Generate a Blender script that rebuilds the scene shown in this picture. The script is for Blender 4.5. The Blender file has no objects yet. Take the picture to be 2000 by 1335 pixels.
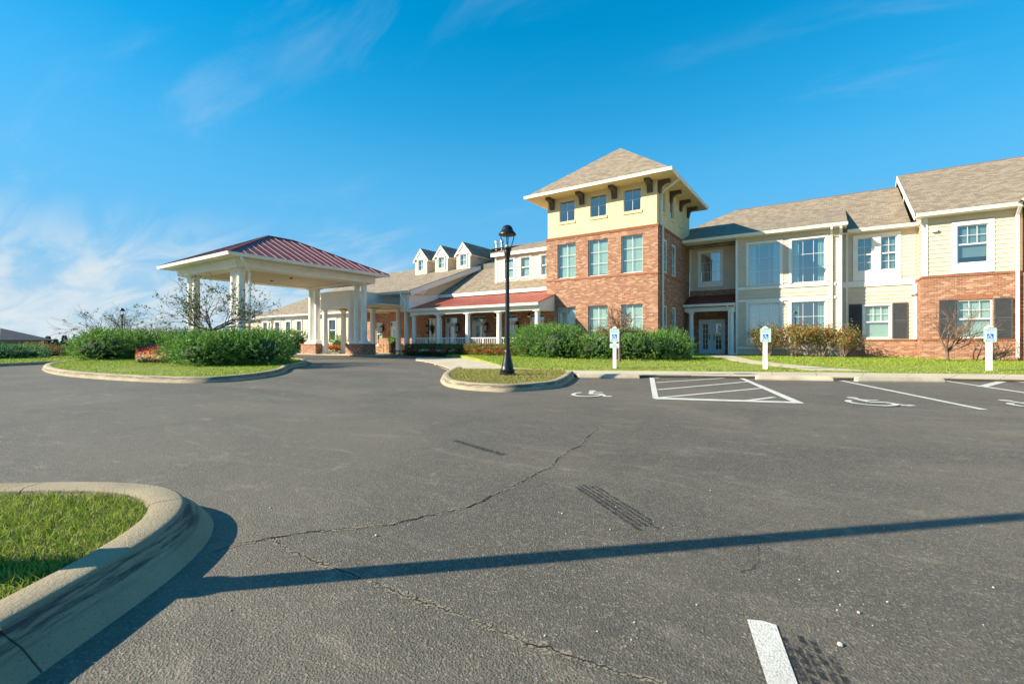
import bpy, bmesh, math, random
import numpy as np
from mathutils import Vector

random.seed(7); rng = np.random.default_rng(7)
SC = bpy.context.scene; COL = SC.collection
R = math.radians

# ------------------------------------------------------------------ camera
CAMH = 1.0; FPX = 915.0; CX = 1000.0; CY = 667.5; YAW = R(34.1)
CC, SS = math.cos(YAW), math.sin(YAW)
cam = bpy.data.cameras.new("camera"); camo = bpy.data.objects.new("camera", cam); COL.objects.link(camo)
camo.location = (0, 0, CAMH); camo.rotation_euler = (R(90), 0, YAW)
cam.sensor_width = 36.0; cam.lens = FPX / 2000.0 * 36.0; cam.clip_start = 0.05; cam.clip_end = 6000
SC.camera = camo
# ------------------------------------------------------------------ light
SUN_EL, SUN_AZ = R(28.5), R(45.5)          # shadows fall towards (+sin az, +cos az)
sd = Vector((math.sin(SUN_AZ) * math.cos(SUN_EL), math.cos(SUN_AZ) * math.cos(SUN_EL), -math.sin(SUN_EL)))
sl = bpy.data.lights.new("sun", 'SUN'); sl.energy = 5.0; sl.angle = R(0.5); sl.color = (1.0, 0.88, 0.69)
so = bpy.data.objects.new("sun", sl); COL.objects.link(so); so.rotation_euler = sd.to_track_quat('-Z', 'Y').to_euler()
W = bpy.data.worlds.new("World"); SC.world = W; W.use_nodes = True
SC.view_settings.view_transform = 'Standard'; SC.view_settings.look = 'None'
SC.view_settings.exposure = 1.05; SC.view_settings.gamma = 1.0; SC.view_settings.use_curve_mapping = False
try: SC.cycles.transparent_max_bounces = 24
except Exception: pass

def world():
    nt = W.node_tree; nt.nodes.clear(); N = nt.nodes.new; L = nt.links.new
    out = N('ShaderNodeOutputWorld'); bg = N('ShaderNodeBackground'); L(bg.outputs[0], out.inputs[0])
    bg.inputs[1].default_value = 0.13
    sky = N('ShaderNodeTexSky'); sky.sky_type = 'NISHITA'; sky.sun_disc = False
    sky.sun_elevation = SUN_EL; sky.sun_rotation = R(225.5); sky.altitude = 200
    sky.air_density = 1.0; sky.dust_density = 0.3; sky.ozone_density = 2.0
    pre = N('ShaderNodeVectorMath'); pre.operation = 'SCALE'; pre.inputs['Scale'].default_value = 0.235; L(sky.outputs[0], pre.inputs[0])
    gm = N('ShaderNodeGamma'); gm.inputs[1].default_value = 0.70; L(pre.outputs[0], gm.inputs[0])
    hs = N('ShaderNodeHueSaturation'); hs.inputs['Hue'].default_value = 0.488; hs.inputs['Saturation'].default_value = 1.9
    hs.inputs['Value'].default_value = 3.35; L(gm.outputs[0], hs.inputs['Color'])
    tc = N('ShaderNodeTexCoord'); sep = N('ShaderNodeSeparateXYZ'); L(tc.outputs['Generated'], sep.inputs[0])
    def m(op, a, b=None, c=None):
        n = N('ShaderNodeMath'); n.operation = op
        for i, v in enumerate((a, b, c)):
            if v is None: continue
            if isinstance(v, (int, float)): n.inputs[i].default_value = v
            else: L(v, n.inputs[i])
        return n.outputs[0]
    def ramp(v, a, b):
        n = N('ShaderNodeMapRange'); n.interpolation_type = 'SMOOTHSTEP'; L(v, n.inputs[0])
        n.inputs[1].default_value = a; n.inputs[2].default_value = b; return n.outputs[0]
    z = m('MAXIMUM', sep.outputs[2], 0.0); den = m('ADD', z, 0.22)
    cmb = N('ShaderNodeCombineXYZ'); L(m('DIVIDE', sep.outputs[0], den), cmb.inputs[0]); L(m('DIVIDE', sep.outputs[1], den), cmb.inputs[1])
    mp = N('ShaderNodeMapping'); mp.inputs['Rotation'].default_value = (0, 0, R(-62)); mp.inputs['Scale'].default_value = (0.75, 2.1, 1)
    L(cmb.outputs[0], mp.inputs[0])
    n1 = N('ShaderNodeTexNoise'); n1.inputs['Scale'].default_value = 2.2; n1.inputs['Detail'].default_value = 7; n1.inputs['Roughness'].default_value = 0.58
    n1.inputs['Distortion'].default_value = 0.7; L(mp.outputs[0], n1.inputs[0])
    n2 = N('ShaderNodeTexNoise'); n2.inputs['Scale'].default_value = 1.15; n2.inputs['Detail'].default_value = 2; L(cmb.outputs[0], n2.inputs[0])
    wisps = m('MULTIPLY', ramp(n1.outputs[0], 0.47, 0.82), ramp(n2.outputs[0], 0.42, 0.68))
    # the low bank of cirrus towards -X, reaching on out of the frame
    west = m('ADD', m('MULTIPLY', sep.outputs[0], -0.985), m('MULTIPLY', sep.outputs[1], 0.17))
    lowband = m('MULTIPLY', ramp(west, 0.72, 0.99), m('SUBTRACT', 1.0, ramp(z, 0.10, 0.25)))
    bank = m('MULTIPLY', ramp(n1.outputs[0], 0.30, 0.66), lowband)
    def mixc(f, a, b):
        n = N('ShaderNodeMix'); n.data_type = 'RGBA'; L(f, n.inputs[0]); L(a, n.inputs[6])
        n.inputs[7].default_value = (*b, 1); return n.outputs[2]
    deep = m('MULTIPLY', m('SUBTRACT', 1.0, ramp(z, 0.06, 0.58)), 0.93)       # clear low sky
    pale = m('MULTIPLY', m('SUBTRACT', 1.0, ramp(z, 0.0, 0.20)), 0.72)        # thin haze at the horizon
    c = mixc(deep, hs.outputs[0], (0.50, 1.80, 3.15)); c = mixc(pale, c, (2.35, 2.85, 3.10))
    f = m('MINIMUM', m('ADD', m('MULTIPLY', wisps, 0.21), m('MULTIPLY', bank, 0.80)), 0.9)
    mx = N('ShaderNodeMix'); mx.data_type = 'RGBA'; L(f, mx.inputs[0]); L(c, mx.inputs[6])
    mx.inputs[7].default_value = (2.85, 3.12, 3.25, 1)
    L(mx.outputs[2], bg.inputs[0])
world()

# ------------------------------------------------------------------ pixel -> place helpers
def sstep(a, b, x):
    t = min(1, max(0, (x - a) / (b - a))); return t * t * (3 - 2 * t)
def depth(x, y): return -SS * x + CC * y
def A(x, y): return 0.10 * sstep(15, 29, math.hypot(x, y) * 0.95)          # asphalt rises a little to the canopy
def LH(x, y): return 0.085 + 0.14 * sstep(14.5, 25, depth(x, y))          # lawn height
def G(px, py, h=0.0):
    """ground point seen at a pixel; h is a number or a height function"""
    hh = h if not callable(h) else 0.05
    for _ in range(6):
        d = FPX * (CAMH - hh) / (py - CY); r = (px - CX) / FPX * d
        x, y = CC * r - SS * d, SS * r + CC * d
        if not callable(h): break
        hh = h(x, y)
    return (x, y, hh)
def XY(px, Y):
    u = (px - CX) / FPX; d = Y / (SS * u + CC); return (CC * u - SS) * d
def ZY(px, py, Y):
    u = (px - CX) / FPX; d = Y / (SS * u + CC); return CAMH + (CY - py) / FPX * d
def YX(px, X):
    u = (px - CX) / FPX; d = X / (CC * u - SS); return (SS * u + CC) * d
def RD(r, d): return (CC * r - SS * d, SS * r + CC * d)    # right / depth -> world
def PD(px, d): return RD((px - CX) / FPX * d, d)

# ------------------------------------------------------------------ materials
def new_mat(name):
    mt = bpy.data.materials.new(name); mt.use_nodes = True; nt = mt.node_tree; nt.nodes.clear()
    out = nt.nodes.new('ShaderNodeOutputMaterial'); b = nt.nodes.new('ShaderNodeBsdfPrincipled'); nt.links.new(b.outputs[0], out.inputs[0])
    return mt, nt, b
class NT:
    def __init__(s, nt): s.nt = nt
    def n(s, t, **kw):
        x = s.nt.nodes.new(t)
        for k, v in kw.items(): setattr(x, k, v)
        return x
    def l(s, a, b): s.nt.links.new(a, b)
    def pos(s, scale=(1, 1, 1), rot=(0, 0, 0)):
        g = s.n('ShaderNodeNewGeometry'); mp = s.n('ShaderNodeMapping'); mp.inputs['Scale'].default_value = scale; mp.inputs['Rotation'].default_value = rot
        s.l(g.outputs['Position'], mp.inputs[0]); return mp.outputs[0]
    def noise(s, vec, scale, detail=4, rough=0.55, dist=0.0):
        x = s.n('ShaderNodeTexNoise'); s.l(vec, x.inputs[0]); x.inputs['Scale'].default_value = scale
        x.inputs['Detail'].default_value = detail; x.inputs['Roughness'].default_value = rough; x.inputs['Distortion'].default_value = dist
        return x.outputs[0]
    def ramp(s, fac, stops):
        x = s.n('ShaderNodeValToRGB'); e = x.color_ramp.elements
        while len(e) < len(stops): e.new(0.5)
        for el, (p, c) in zip(e, stops): el.position = p; el.color = (c[0], c[1], c[2], 1)
        s.l(fac, x.inputs[0]); return x.outputs[0]
    def mix(s, f, a, b, mode='MIX'):
        x = s.n('ShaderNodeMix'); x.data_type = 'RGBA'; x.blend_type = mode
        if isinstance(f, (int, float)): x.inputs[0].default_value = f
        else: s.l(f, x.inputs[0])
        for i, v in ((6, a), (7, b)):
            if isinstance(v, tuple): x.inputs[i].default_value = (*v, 1)
            else: s.l(v, x.inputs[i])
        return x.outputs[2]
    def math(s, op, a, b=0.0, c=None):
        x = s.n('ShaderNodeMath', operation=op)
        for i, v in enumerate((a, b, c)):
            if v is None: continue
            if isinstance(v, (int, float)): x.inputs[i].default_value = v
            else: s.l(v, x.inputs[i])
        return x.outputs[0]
    def bump(s, h, strength, dist, bsdf):
        x = s.n('ShaderNodeBump'); x.inputs['Strength'].default_value = strength; x.inputs['Distance'].default_value = dist
        s.l(h, x.inputs['Height']); s.l(x.outputs[0], bsdf.inputs['Normal']); return x
MAT = {}
def plain(name, col, rough=0.6, var=0.12, scale=3.0, metal=0.0, spec=0.5, bump=0.0, bscale=40):
    mt, nt, b = new_mat(name); q = NT(nt); v = q.pos()
    f = q.noise(v, scale, 5); lo = tuple(c * (1 - var) for c in col); hi = tuple(min(1, c * (1 + var * .7)) for c in col)
    q.l(q.ramp(f, [(0.3, lo), (0.7, hi)]), b.inputs['Base Color'])
    b.inputs['Roughness'].default_value = rough; b.inputs['Metallic'].default_value = metal; b.inputs['Specular IOR Level'].default_value = spec
    if bump: q.bump(q.noise(v, bscale, 3), bump, 0.01, b)
    MAT[name] = mt; return mt
plain('white_trim', (0.80, 0.79, 0.74), 0.5, 0.07, 2.0)
plain('white_post', (0.86, 0.86, 0.84), 0.4, 0.05, 4.0)
plain('siding', (0.64, 0.53, 0.39), 0.6, 0.07, 2.5)
plain('stucco', (0.74, 0.59, 0.325), 0.85, 0.06, 1.2, bump=0.3, bscale=90)
plain('concrete', (0.50, 0.43, 0.31), 0.85, 0.22, 2.2, bump=0.5, bscale=120)
plain('slab', (0.52, 0.45, 0.32), 0.85, 0.16, 1.1, bump=0.3, bscale=90)
def mat_paint():
    mt, nt, b = new_mat('paint_white'); q = NT(nt); v = q.pos(); b.inputs['Roughness'].default_value = 0.75
    c = q.ramp(q.noise(v, 5, 5, 0.6), [(0.3, (0.52, 0.505, 0.45)), (0.7, (0.68, 0.665, 0.60))])
    sp = q.ramp(q.noise(v, 120, 3, 0.7), [(0.56, (0, 0, 0)), (0.68, (1, 1, 1))]); q.l(q.mix(q.math('MULTIPLY', sp, 0.75), c, (0.14, 0.135, 0.12)), b.inputs['Base Color'])
    q.bump(q.noise(v, 160, 3), 0.8, 0.006, b); MAT['paint_white'] = mt
mat_paint()
plain('black_metal', (0.016, 0.018, 0.02), 0.38, 0.2, 8, metal=0.3)
plain('corbel', (0.085, 0.062, 0.048), 0.6, 0.15, 6)
plain('shutter', (0.060, 0.064, 0.070), 0.55, 0.12, 5)
plain('blind', (0.74, 0.76, 0.72), 0.6, 0.05, 3)
plain('curtain', (0.58, 0.66, 0.60), 0.8, 0.1, 4)
plain('room', (0.16, 0.15, 0.13), 0.9, 0.2, 1)
plain('mulch', (0.13, 0.075, 0.04), 0.95, 0.5, 14, bump=0.8, bscale=60)
plain('bark', (0.095, 0.06, 0.042), 0.9, 0.3, 18, bump=0.5, bscale=60)
plain('pale_bark', (0.26, 0.20, 0.145), 0.9, 0.25, 18, bump=0.4, bscale=60)
plain('twig_brown', (0.20, 0.125, 0.085), 0.9, 0.25, 20)
plain('sign_face', (0.62, 0.78, 0.74), 0.4, 0.04, 8)
plain('sign_blue', (0.012, 0.14, 0.62), 0.35, 0.05, 8)
plain('sign_green', (0.01, 0.15, 0.13), 0.5, 0.05, 8)
plain('crack', (0.012, 0.011, 0.010), 0.95, 0.3, 30)
plain('pebble', (0.45, 0.41, 0.36), 0.9, 0.2, 20)
plain('flue', (0.55, 0.55, 0.54), 0.35, 0.1, 10, metal=0.8)
plain('wood', (0.44, 0.27, 0.14), 0.7, 0.2, 9)
plain('pot', (0.03, 0.03, 0.033), 0.5, 0.2, 6)
plain('dark_wall', (0.055, 0.055, 0.065), 0.9, 0.3, 6, bump=0.4, bscale=30)
plain('lamp_glass', (0.62, 0.60, 0.50), 0.3, 0.05, 8)
plain('far_roof', (0.17, 0.13, 0.11), 0.9, 0.2, 2)
plain('soil', (0.09, 0.065, 0.045), 0.95, 0.4, 10)
plain('soil_grass', (0.13, 0.11, 0.04), 0.95, 0.5, 25)
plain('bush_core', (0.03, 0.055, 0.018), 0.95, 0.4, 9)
plain('door_white', (0.70, 0.71, 0.70), 0.45, 0.05, 3)

def mat_metal_roof(name, col):
    mt, nt, b = new_mat(name); q = NT(nt)
    f = q.noise(q.pos(), 1.4, 4)
    q.l(q.ramp(f, [(0.3, tuple(c * .85 for c in col)), (0.7, tuple(c * 1.15 for c in col))]), b.inputs['Base Color'])
    b.inputs['Roughness'].default_value = 0.48; b.inputs['Specular IOR Level'].default_value = 0.45; MAT[name] = mt
mat_metal_roof('red_metal', (0.21, 0.035, 0.03)); mat_metal_roof('red_porch', (0.34, 0.085, 0.05))
mat_metal_roof('seam_sunlit', (0.42, 0.24, 0.22))  # canopy seams paler than their roof: caught light put into the colour

def mat_brick():
    mt, nt, b = new_mat('brick'); q = NT(nt)
    g = q.n('ShaderNodeNewGeometry'); s = q.n('ShaderNodeSeparateXYZ'); q.l(g.outputs['Position'], s.inputs[0])
    c = q.n('ShaderNodeCombineXYZ'); q.l(q.math('ADD', s.outputs[0], s.outputs[1]), c.inputs[0]); q.l(s.outputs[2], c.inputs[1])
    br = q.n('ShaderNodeTexBrick'); q.l(c.outputs[0], br.inputs['Vector']); br.inputs['Scale'].default_value = 1.0
    br.inputs['Mortar Size'].default_value = 0.0065; br.inputs['Mortar Smooth'].default_value = 0.15
    br.inputs['Brick Width'].default_value = 0.215; br.inputs['Row Height'].default_value = 0.078; br.inputs['Bias'].default_value = 0.0
    br.inputs['Color1'].default_value = (0, 0, 0, 1); br.inputs['Color2'].default_value = (1, 1, 1, 1); br.inputs['Mortar'].default_value = (0.5, 0.5, 0.5, 1)
    bc = q.ramp(br.outputs['Color'], [(0.0, (0.17, 0.066, 0.04)), (0.35, (0.285, 0.112, 0.06)), (0.7, (0.375, 0.165, 0.09)), (0.95, (0.50, 0.31, 0.20))])
    big = q.noise(q.pos(), 0.7, 4); bc2 = q.mix(q.math('MULTIPLY', big, 0.5), bc, (0.33, 0.14, 0.078))
    col = q.mix(br.outputs['Fac'], bc2, (0.38, 0.29, 0.20)); q.l(col, b.inputs['Base Color'])
    b.inputs['Roughness'].default_value = 0.85
    q.bump(q.math('SUBTRACT', 1.0, br.outputs['Fac']), 0.6, 0.008, b); MAT['brick'] = mt
mat_brick()
plain('soldier', (0.34, 0.13, 0.065), 0.85, 0.35, 22)

def mat_shingle():
    mt, nt, b = new_mat('shingle'); q = NT(nt)
    g = q.n('ShaderNodeNewGeometry'); s = q.n('ShaderNodeSeparateXYZ'); q.l(g.outputs['Position'], s.inputs[0])
    ns = q.n('ShaderNodeSeparateXYZ'); q.l(g.outputs['Normal'], ns.inputs[0])
    side = q.math('GREATER_THAN', q.math('ABSOLUTE', ns.outputs[0]), 0.28)
    mu = q.n('ShaderNodeMix'); mu.data_type = 'FLOAT'; q.l(side, mu.inputs[0]); q.l(s.outputs[0], mu.inputs[2]); q.l(s.outputs[1], mu.inputs[3])
    c = q.n('ShaderNodeCombineXYZ'); q.l(mu.outputs[0], c.inputs[0]); q.l(q.math('MULTIPLY', s.outputs[2], 2.0), c.inputs[1])
    br = q.n('ShaderNodeTexBrick'); q.l(c.outputs[0], br.inputs['Vector']); br.inputs['Scale'].default_value = 1.0
    br.inputs['Mortar Size'].default_value = 0.006; br.inputs['Brick Width'].default_value = 0.26; br.inputs['Row Height'].default_value = 0.15
    br.inputs['Color1'].default_value = (0, 0, 0, 1); br.inputs['Color2'].default_value = (1, 1, 1, 1); br.inputs['Mortar'].default_value = (0.3, 0.3, 0.3, 1)
    fine = q.noise(c.outputs[0], 9.0, 3); mott = q.mix(0.45, br.outputs['Color'], fine)
    bc = q.ramp(mott, [(0.15, (0.15, 0.115, 0.08)), (0.5, (0.245, 0.195, 0.135)), (0.85, (0.36, 0.29, 0.205))])
    big = q.noise(q.pos((1, 1, 1)), 0.35, 4); col = q.mix(q.math('MULTIPLY', big, 0.35), bc, (0.26, 0.215, 0.16))
    col = q.mix(q.math('MULTIPLY', br.outputs['Fac'], 0.6), col, (0.06, 0.05, 0.04)); q.l(col, b.inputs['Base Color'])
    b.inputs['Roughness'].default_value = 0.92
    q.bump(q.math('SUBTRACT', 1.0, br.outputs['Fac']), 0.5, 0.012, b); MAT['shingle'] = mt
mat_shingle()

def mat_far_siding(name, col):
    mt, nt, b = new_mat(name); q = NT(nt)
    g = q.n('ShaderNodeNewGeometry'); s = q.n('ShaderNodeSeparateXYZ'); q.l(g.outputs['Position'], s.inputs[0])
    fr = q.math('FRACT', q.math('DIVIDE', s.outputs[2], 0.19)); line = q.math('LESS_THAN', fr, 0.07)
    f = q.noise(q.pos(), 2.0, 4); c = q.ramp(f, [(0.3, tuple(v * .94 for v in col)), (0.7, tuple(min(1, v * 1.05) for v in col))])
    q.l(q.mix(q.math('MULTIPLY', line, 0.35), c, (0.25, 0.21, 0.15)), b.inputs['Base Color']); b.inputs['Roughness'].default_value = 0.6
    q.bump(q.math('SUBTRACT', 1.0, fr), 0.8, 0.02, b); MAT[name] = mt
mat_far_siding('far_siding', (0.64, 0.53, 0.385))

def mat_asphalt():
    mt, nt, b = new_mat('asphalt'); q = NT(nt); v = q.pos()
    grain = q.noise(v, 210, 2, 0.65); stone = q.n('ShaderNodeTexVoronoi'); q.l(v, stone.inputs[0]); stone.inputs['Scale'].default_value = 120
    mid = q.noise(v, 7, 6, 0.65); big = q.noise(q.pos((0.5, 1.0, 1), (0, 0, R(20))), 0.42, 5, 0.6, 0.8)
    sep = q.n('ShaderNodeSeparateColor'); q.l(stone.outputs['Color'], sep.inputs[0])
    c = q.ramp(sep.outputs[0], [(0.0, (0.022, 0.022, 0.022)), (0.55, (0.075, 0.071, 0.065)), (0.85, (0.15, 0.14, 0.122)), (1.0, (0.40, 0.37, 0.31))])
    c = q.mix(0.45, c, q.ramp(grain, [(0.32, (0.020, 0.020, 0.020)), (0.68, (0.19, 0.18, 0.155))]))
    c = q.mix(0.32, c, q.ramp(mid, [(0.3, (0.055, 0.053, 0.049)), (0.7, (0.13, 0.123, 0.108))]))
    c = q.mix(q.math('MULTIPLY', q.ramp(big, [(0.42, (0, 0, 0)), (0.74, (1, 1, 1))]), 0.55), c, (0.185, 0.173, 0.145))
    sc = q.noise(q.pos((0.8, 2.5, 1), (0, 0, R(-28))), 1.6, 7, 0.65, 1.2)
    c = q.mix(q.math('MULTIPLY', q.ramp(sc, [(0.55, (0, 0, 0)), (0.80, (1, 1, 1))]), 0.45), c, (0.30, 0.285, 0.24))
    sp = q.noise(v, 2.6, 5, 0.7, 0.4); c = q.mix(q.math('MULTIPLY', q.ramp(sp, [(0.62, (0, 0, 0)), (0.78, (1, 1, 1))]), 0.55), c, (0.34, 0.32, 0.27))
    dk = q.noise(q.pos((1.6, 0.5, 1), (0, 0, R(35))), 0.8, 5, 0.6, 0.5); c = q.mix(q.math('MULTIPLY', q.ramp(dk, [(0.55, (0, 0, 0)), (0.75, (1, 1, 1))]), 0.35), c, (0.045, 0.044, 0.043))
    c = q.mix(1.0, c, (1.10, 1.0, 0.86), 'MULTIPLY')
    q.l(c, b.inputs['Base Color']); b.inputs['Roughness'].default_value = 0.72; b.inputs['Specular IOR Level'].default_value = 0.5
    q.bump(q.mix(0.5, grain, stone.outputs['Distance']), 0.9, 0.008, b); MAT['asphalt'] = mt
mat_asphalt()

def mat_dark_mark():
    mt, nt, b = new_mat('dark_mark'); q = NT(nt); b.inputs['Base Color'].default_value = (0.016, 0.016, 0.018, 1); b.inputs['Roughness'].default_value = 0.7
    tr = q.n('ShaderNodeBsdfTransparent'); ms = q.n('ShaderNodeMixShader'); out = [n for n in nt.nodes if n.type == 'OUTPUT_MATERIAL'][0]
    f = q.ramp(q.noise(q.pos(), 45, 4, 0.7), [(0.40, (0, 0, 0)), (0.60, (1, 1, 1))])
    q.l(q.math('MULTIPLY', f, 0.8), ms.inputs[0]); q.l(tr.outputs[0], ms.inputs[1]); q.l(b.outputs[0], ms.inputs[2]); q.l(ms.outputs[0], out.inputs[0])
    MAT['dark_mark'] = mt
mat_dark_mark()

def mat_crack_edge():
    mt, nt, b = new_mat('crack_edge'); q = NT(nt); b.inputs['Base Color'].default_value = (0.24, 0.205, 0.15, 1); b.inputs['Roughness'].default_value = 0.95
    tr = q.n('ShaderNodeBsdfTransparent'); ms = q.n('ShaderNodeMixShader'); out = [n for n in nt.nodes if n.type == 'OUTPUT_MATERIAL'][0]
    f = q.ramp(q.noise(q.pos(), 95, 3, 0.7), [(0.44, (0, 0, 0)), (0.54, (1, 1, 1))])
    q.l(f, ms.inputs[0]); q.l(tr.outputs[0], ms.inputs[1]); q.l(b.outputs[0], ms.inputs[2]); q.l(ms.outputs[0], out.inputs[0]); MAT['crack_edge'] = mt
mat_crack_edge()
def mat_stain():
    """black tyre scuffs on the kerb face: wear from tyres with its own shape"""
    mt, nt, b = new_mat('kerb_concrete'); q = NT(nt); v = q.pos()
    f = q.noise(v, 2.2, 5); base = q.ramp(f, [(0.3, (0.30, 0.245, 0.155)), (0.7, (0.44, 0.37, 0.245))])
    sp = q.noise(v, 140, 2); base = q.mix(q.ramp(sp, [(0.6, (0, 0, 0)), (0.75, (1, 1, 1))]), base, (0.17, 0.14, 0.095))
    g = q.n('ShaderNodeNewGeometry'); s = q.n('ShaderNodeSeparateXYZ'); q.l(g.outputs['Position'], s.inputs[0])
    st = q.noise(q.pos((3, 3, 60)), 1.0, 5, 0.7)
    zone = q.math('MULTIPLY', q.ramp(s.outputs[2], [(0.055, (0, 0, 0)), (0.09, (1, 1, 1)), (0.128, (1, 1, 1)), (0.142, (0, 0, 0))]), q.ramp(st, [(0.42, (0, 0, 0)), (0.56, (1, 1, 1))]))
    q.l(q.mix(q.math('MULTIPLY', zone, 0.85), base, (0.05, 0.05, 0.055)), b.inputs['Base Color'])
    b.inputs['Roughness'].default_value = 0.88; q.bump(q.noise(v, 90, 5, 0.7), 0.9, 0.012, b); MAT['kerb_concrete'] = mt
mat_stain()

def leaf_mat(name, stops, rough=0.55, trans=0.35):
    mt, nt, b = new_mat(name); q = NT(nt); g = q.n('ShaderNodeNewGeometry')
    n = q.noise(q.pos(), 1.7, 3); f = q.mix(0.35, g.outputs['Random Per Island'], n)
    c = q.ramp(f, stops); q.l(c, b.inputs['Base Color']); b.inputs['Roughness'].default_value = rough; b.inputs['Specular IOR Level'].default_value = 0.3
    tl = q.n('ShaderNodeBsdfTranslucent'); q.l(c, tl.inputs[0]); ms = q.n('ShaderNodeMixShader'); ms.inputs[0].default_value = trans
    out = [x for x in nt.nodes if x.type == 'OUTPUT_MATERIAL'][0]
    q.l(b.outputs[0], ms.inputs[1]); q.l(tl.outputs[0], ms.inputs[2]); q.l(ms.outputs[0], out.inputs[0]); MAT[name] = mt
leaf_mat('juniper', [(0.12, (0.025, 0.085, 0.02)), (0.38, (0.09, 0.225, 0.04)), (0.62, (0.20, 0.38, 0.08)), (0.85, (0.34, 0.50, 0.14)), (0.97, (0.52, 0.50, 0.18))])
leaf_mat('juniper_blue', [(0.1, (0.029, 0.104, 0.042)), (0.5, (0.070, 0.229, 0.083)), (0.85, (0.176, 0.364, 0.146))])
leaf_mat('hedge', [(0.1, (0.090, 0.087, 0.017)), (0.5, (0.240, 0.203, 0.042)), (0.9, (0.480, 0.319, 0.084))])
leaf_mat('hedge_green', [(0.1, (0.030, 0.068, 0.014)), (0.5, (0.090, 0.150, 0.031)), (0.9, (0.180, 0.210, 0.049))])
leaf_mat('rose', [(0.1, (0.078, 0.113, 0.025)), (0.5, (0.234, 0.224, 0.057)), (0.8, (0.421, 0.254, 0.086)), (0.97, (0.530, 0.135, 0.043))])
leaf_mat('russet', [(0.1, (0.09, 0.06, 0.03)), (0.5, (0.22, 0.14, 0.06)), (0.9, (0.33, 0.24, 0.10))])
leaf_mat('tree_leaf', [(0.1, (0.042, 0.090, 0.013)), (0.6, (0.126, 0.210, 0.039)), (0.95, (0.280, 0.240, 0.052))])
leaf_mat('conifer', [(0.1, (0.015, 0.04, 0.02)), (0.9, (0.05, 0.09, 0.05))])
leaf_mat('grass', [(0.05, (0.045, 0.085, 0.008)), (0.32, (0.14, 0.235, 0.018)), (0.6, (0.30, 0.39, 0.04)), (0.78, (0.42, 0.45, 0.10)), (0.9, (0.58, 0.48, 0.22)), (1.0, (0.66, 0.54, 0.30))], 0.6, 0.3)
leaf_mat('lawn_grass', [(0.05, (0.07, 0.14, 0.012)), (0.35, (0.21, 0.33, 0.028)), (0.7, (0.37, 0.47, 0.055)), (0.92, (0.52, 0.52, 0.14)), (1.0, (0.58, 0.50, 0.22))], 0.6, 0.3)
leaf_mat('dry_grass', [(0.05, (0.117, 0.156, 0.021)), (0.4, (0.260, 0.286, 0.056)), (0.75, (0.468, 0.377, 0.140)), (1.0, (0.624, 0.468, 0.238))], 0.7, 0.25)
leaf_mat('red_petal', [(0.1, (0.42, 0.015, 0.02)), (0.6, (0.62, 0.05, 0.025)), (1.0, (0.70, 0.14, 0.04))])
leaf_mat('orange_petal', [(0.1, (0.60, 0.12, 0.03)), (0.6, (0.70, 0.30, 0.06)), (1.0, (0.75, 0.55, 0.16))])
leaf_mat('pink_petal', [(0.1, (0.35, 0.04, 0.16)), (0.6, (0.5, 0.09, 0.2)), (1.0, (0.6, 0.2, 0.25))])
leaf_mat('white_petal', [(0.1, (0.55, 0.55, 0.42)), (1.0, (0.75, 0.74, 0.62))])
def mat_lawn(name, a, b_, c_):
    mt, nt, b = new_mat(name); q = NT(nt); v = q.pos()
    f = q.noise(v, 28, 4, 0.7); big = q.noise(v, 0.9, 4); c = q.ramp(q.mix(0.4, f, big), [(0.3, a), (0.5, b_), (0.7, c_)])
    q.l(c, b.inputs['Base Color']); b.inputs['Roughness'].default_value = 0.9; q.bump(f, 1.0, 0.04, b); MAT[name] = mt
mat_lawn('lawn', (0.11, 0.15, 0.018), (0.25, 0.28, 0.04), (0.38, 0.36, 0.09))
mat_lawn('dry_lawn', (0.07, 0.085, 0.015), (0.16, 0.15, 0.035), (0.28, 0.22, 0.08))
mat_lawn('far_ground', (0.06, 0.075, 0.02), (0.10, 0.11, 0.03), (0.16, 0.14, 0.06))

def mat_glass(name, tint, refl):
    mt = bpy.data.materials.new(name); mt.use_nodes = True; nt = mt.node_tree; nt.nodes.clear(); q = NT(nt)
    out = q.n('ShaderNodeOutputMaterial'); t = q.n('ShaderNodeBsdfTransparent'); t.inputs[0].default_value = (*tint, 1)
    gl = q.n('ShaderNodeBsdfGlossy'); gl.inputs['Roughness'].default_value = 0.015; gl.inputs[0].default_value = (0.92, 0.97, 0.96, 1)
    lw = q.n('ShaderNodeLayerWeight'); lw.inputs[0].default_value = 0.5
    bp = q.n('ShaderNodeBump'); bp.inputs['Strength'].default_value = 0.06; bp.inputs['Distance'].default_value = 0.02
    q.l(q.noise(q.pos(), 1.3, 2), bp.inputs['Height']); q.l(bp.outputs[0], gl.inputs['Normal'])
    fac = q.math('MINIMUM', q.math('ADD', q.math('MULTIPLY', q.math('POWER', lw.outputs['Facing'], 4.0), 0.75), refl), 1.0)
    ms = q.n('ShaderNodeMixShader'); q.l(fac, ms.inputs[0]); q.l(t.outputs[0], ms.inputs[1]); q.l(gl.outputs[0], ms.inputs[2]); q.l(ms.outputs[0], out.inputs[0]); MAT[name] = mt
mat_glass('glass', (0.62, 0.76, 0.71), 0.22); mat_glass('glass_dark', (0.42, 0.54, 0.54), 0.26); mat_glass('glass_big', (0.58, 0.75, 0.73), 0.36)

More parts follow.
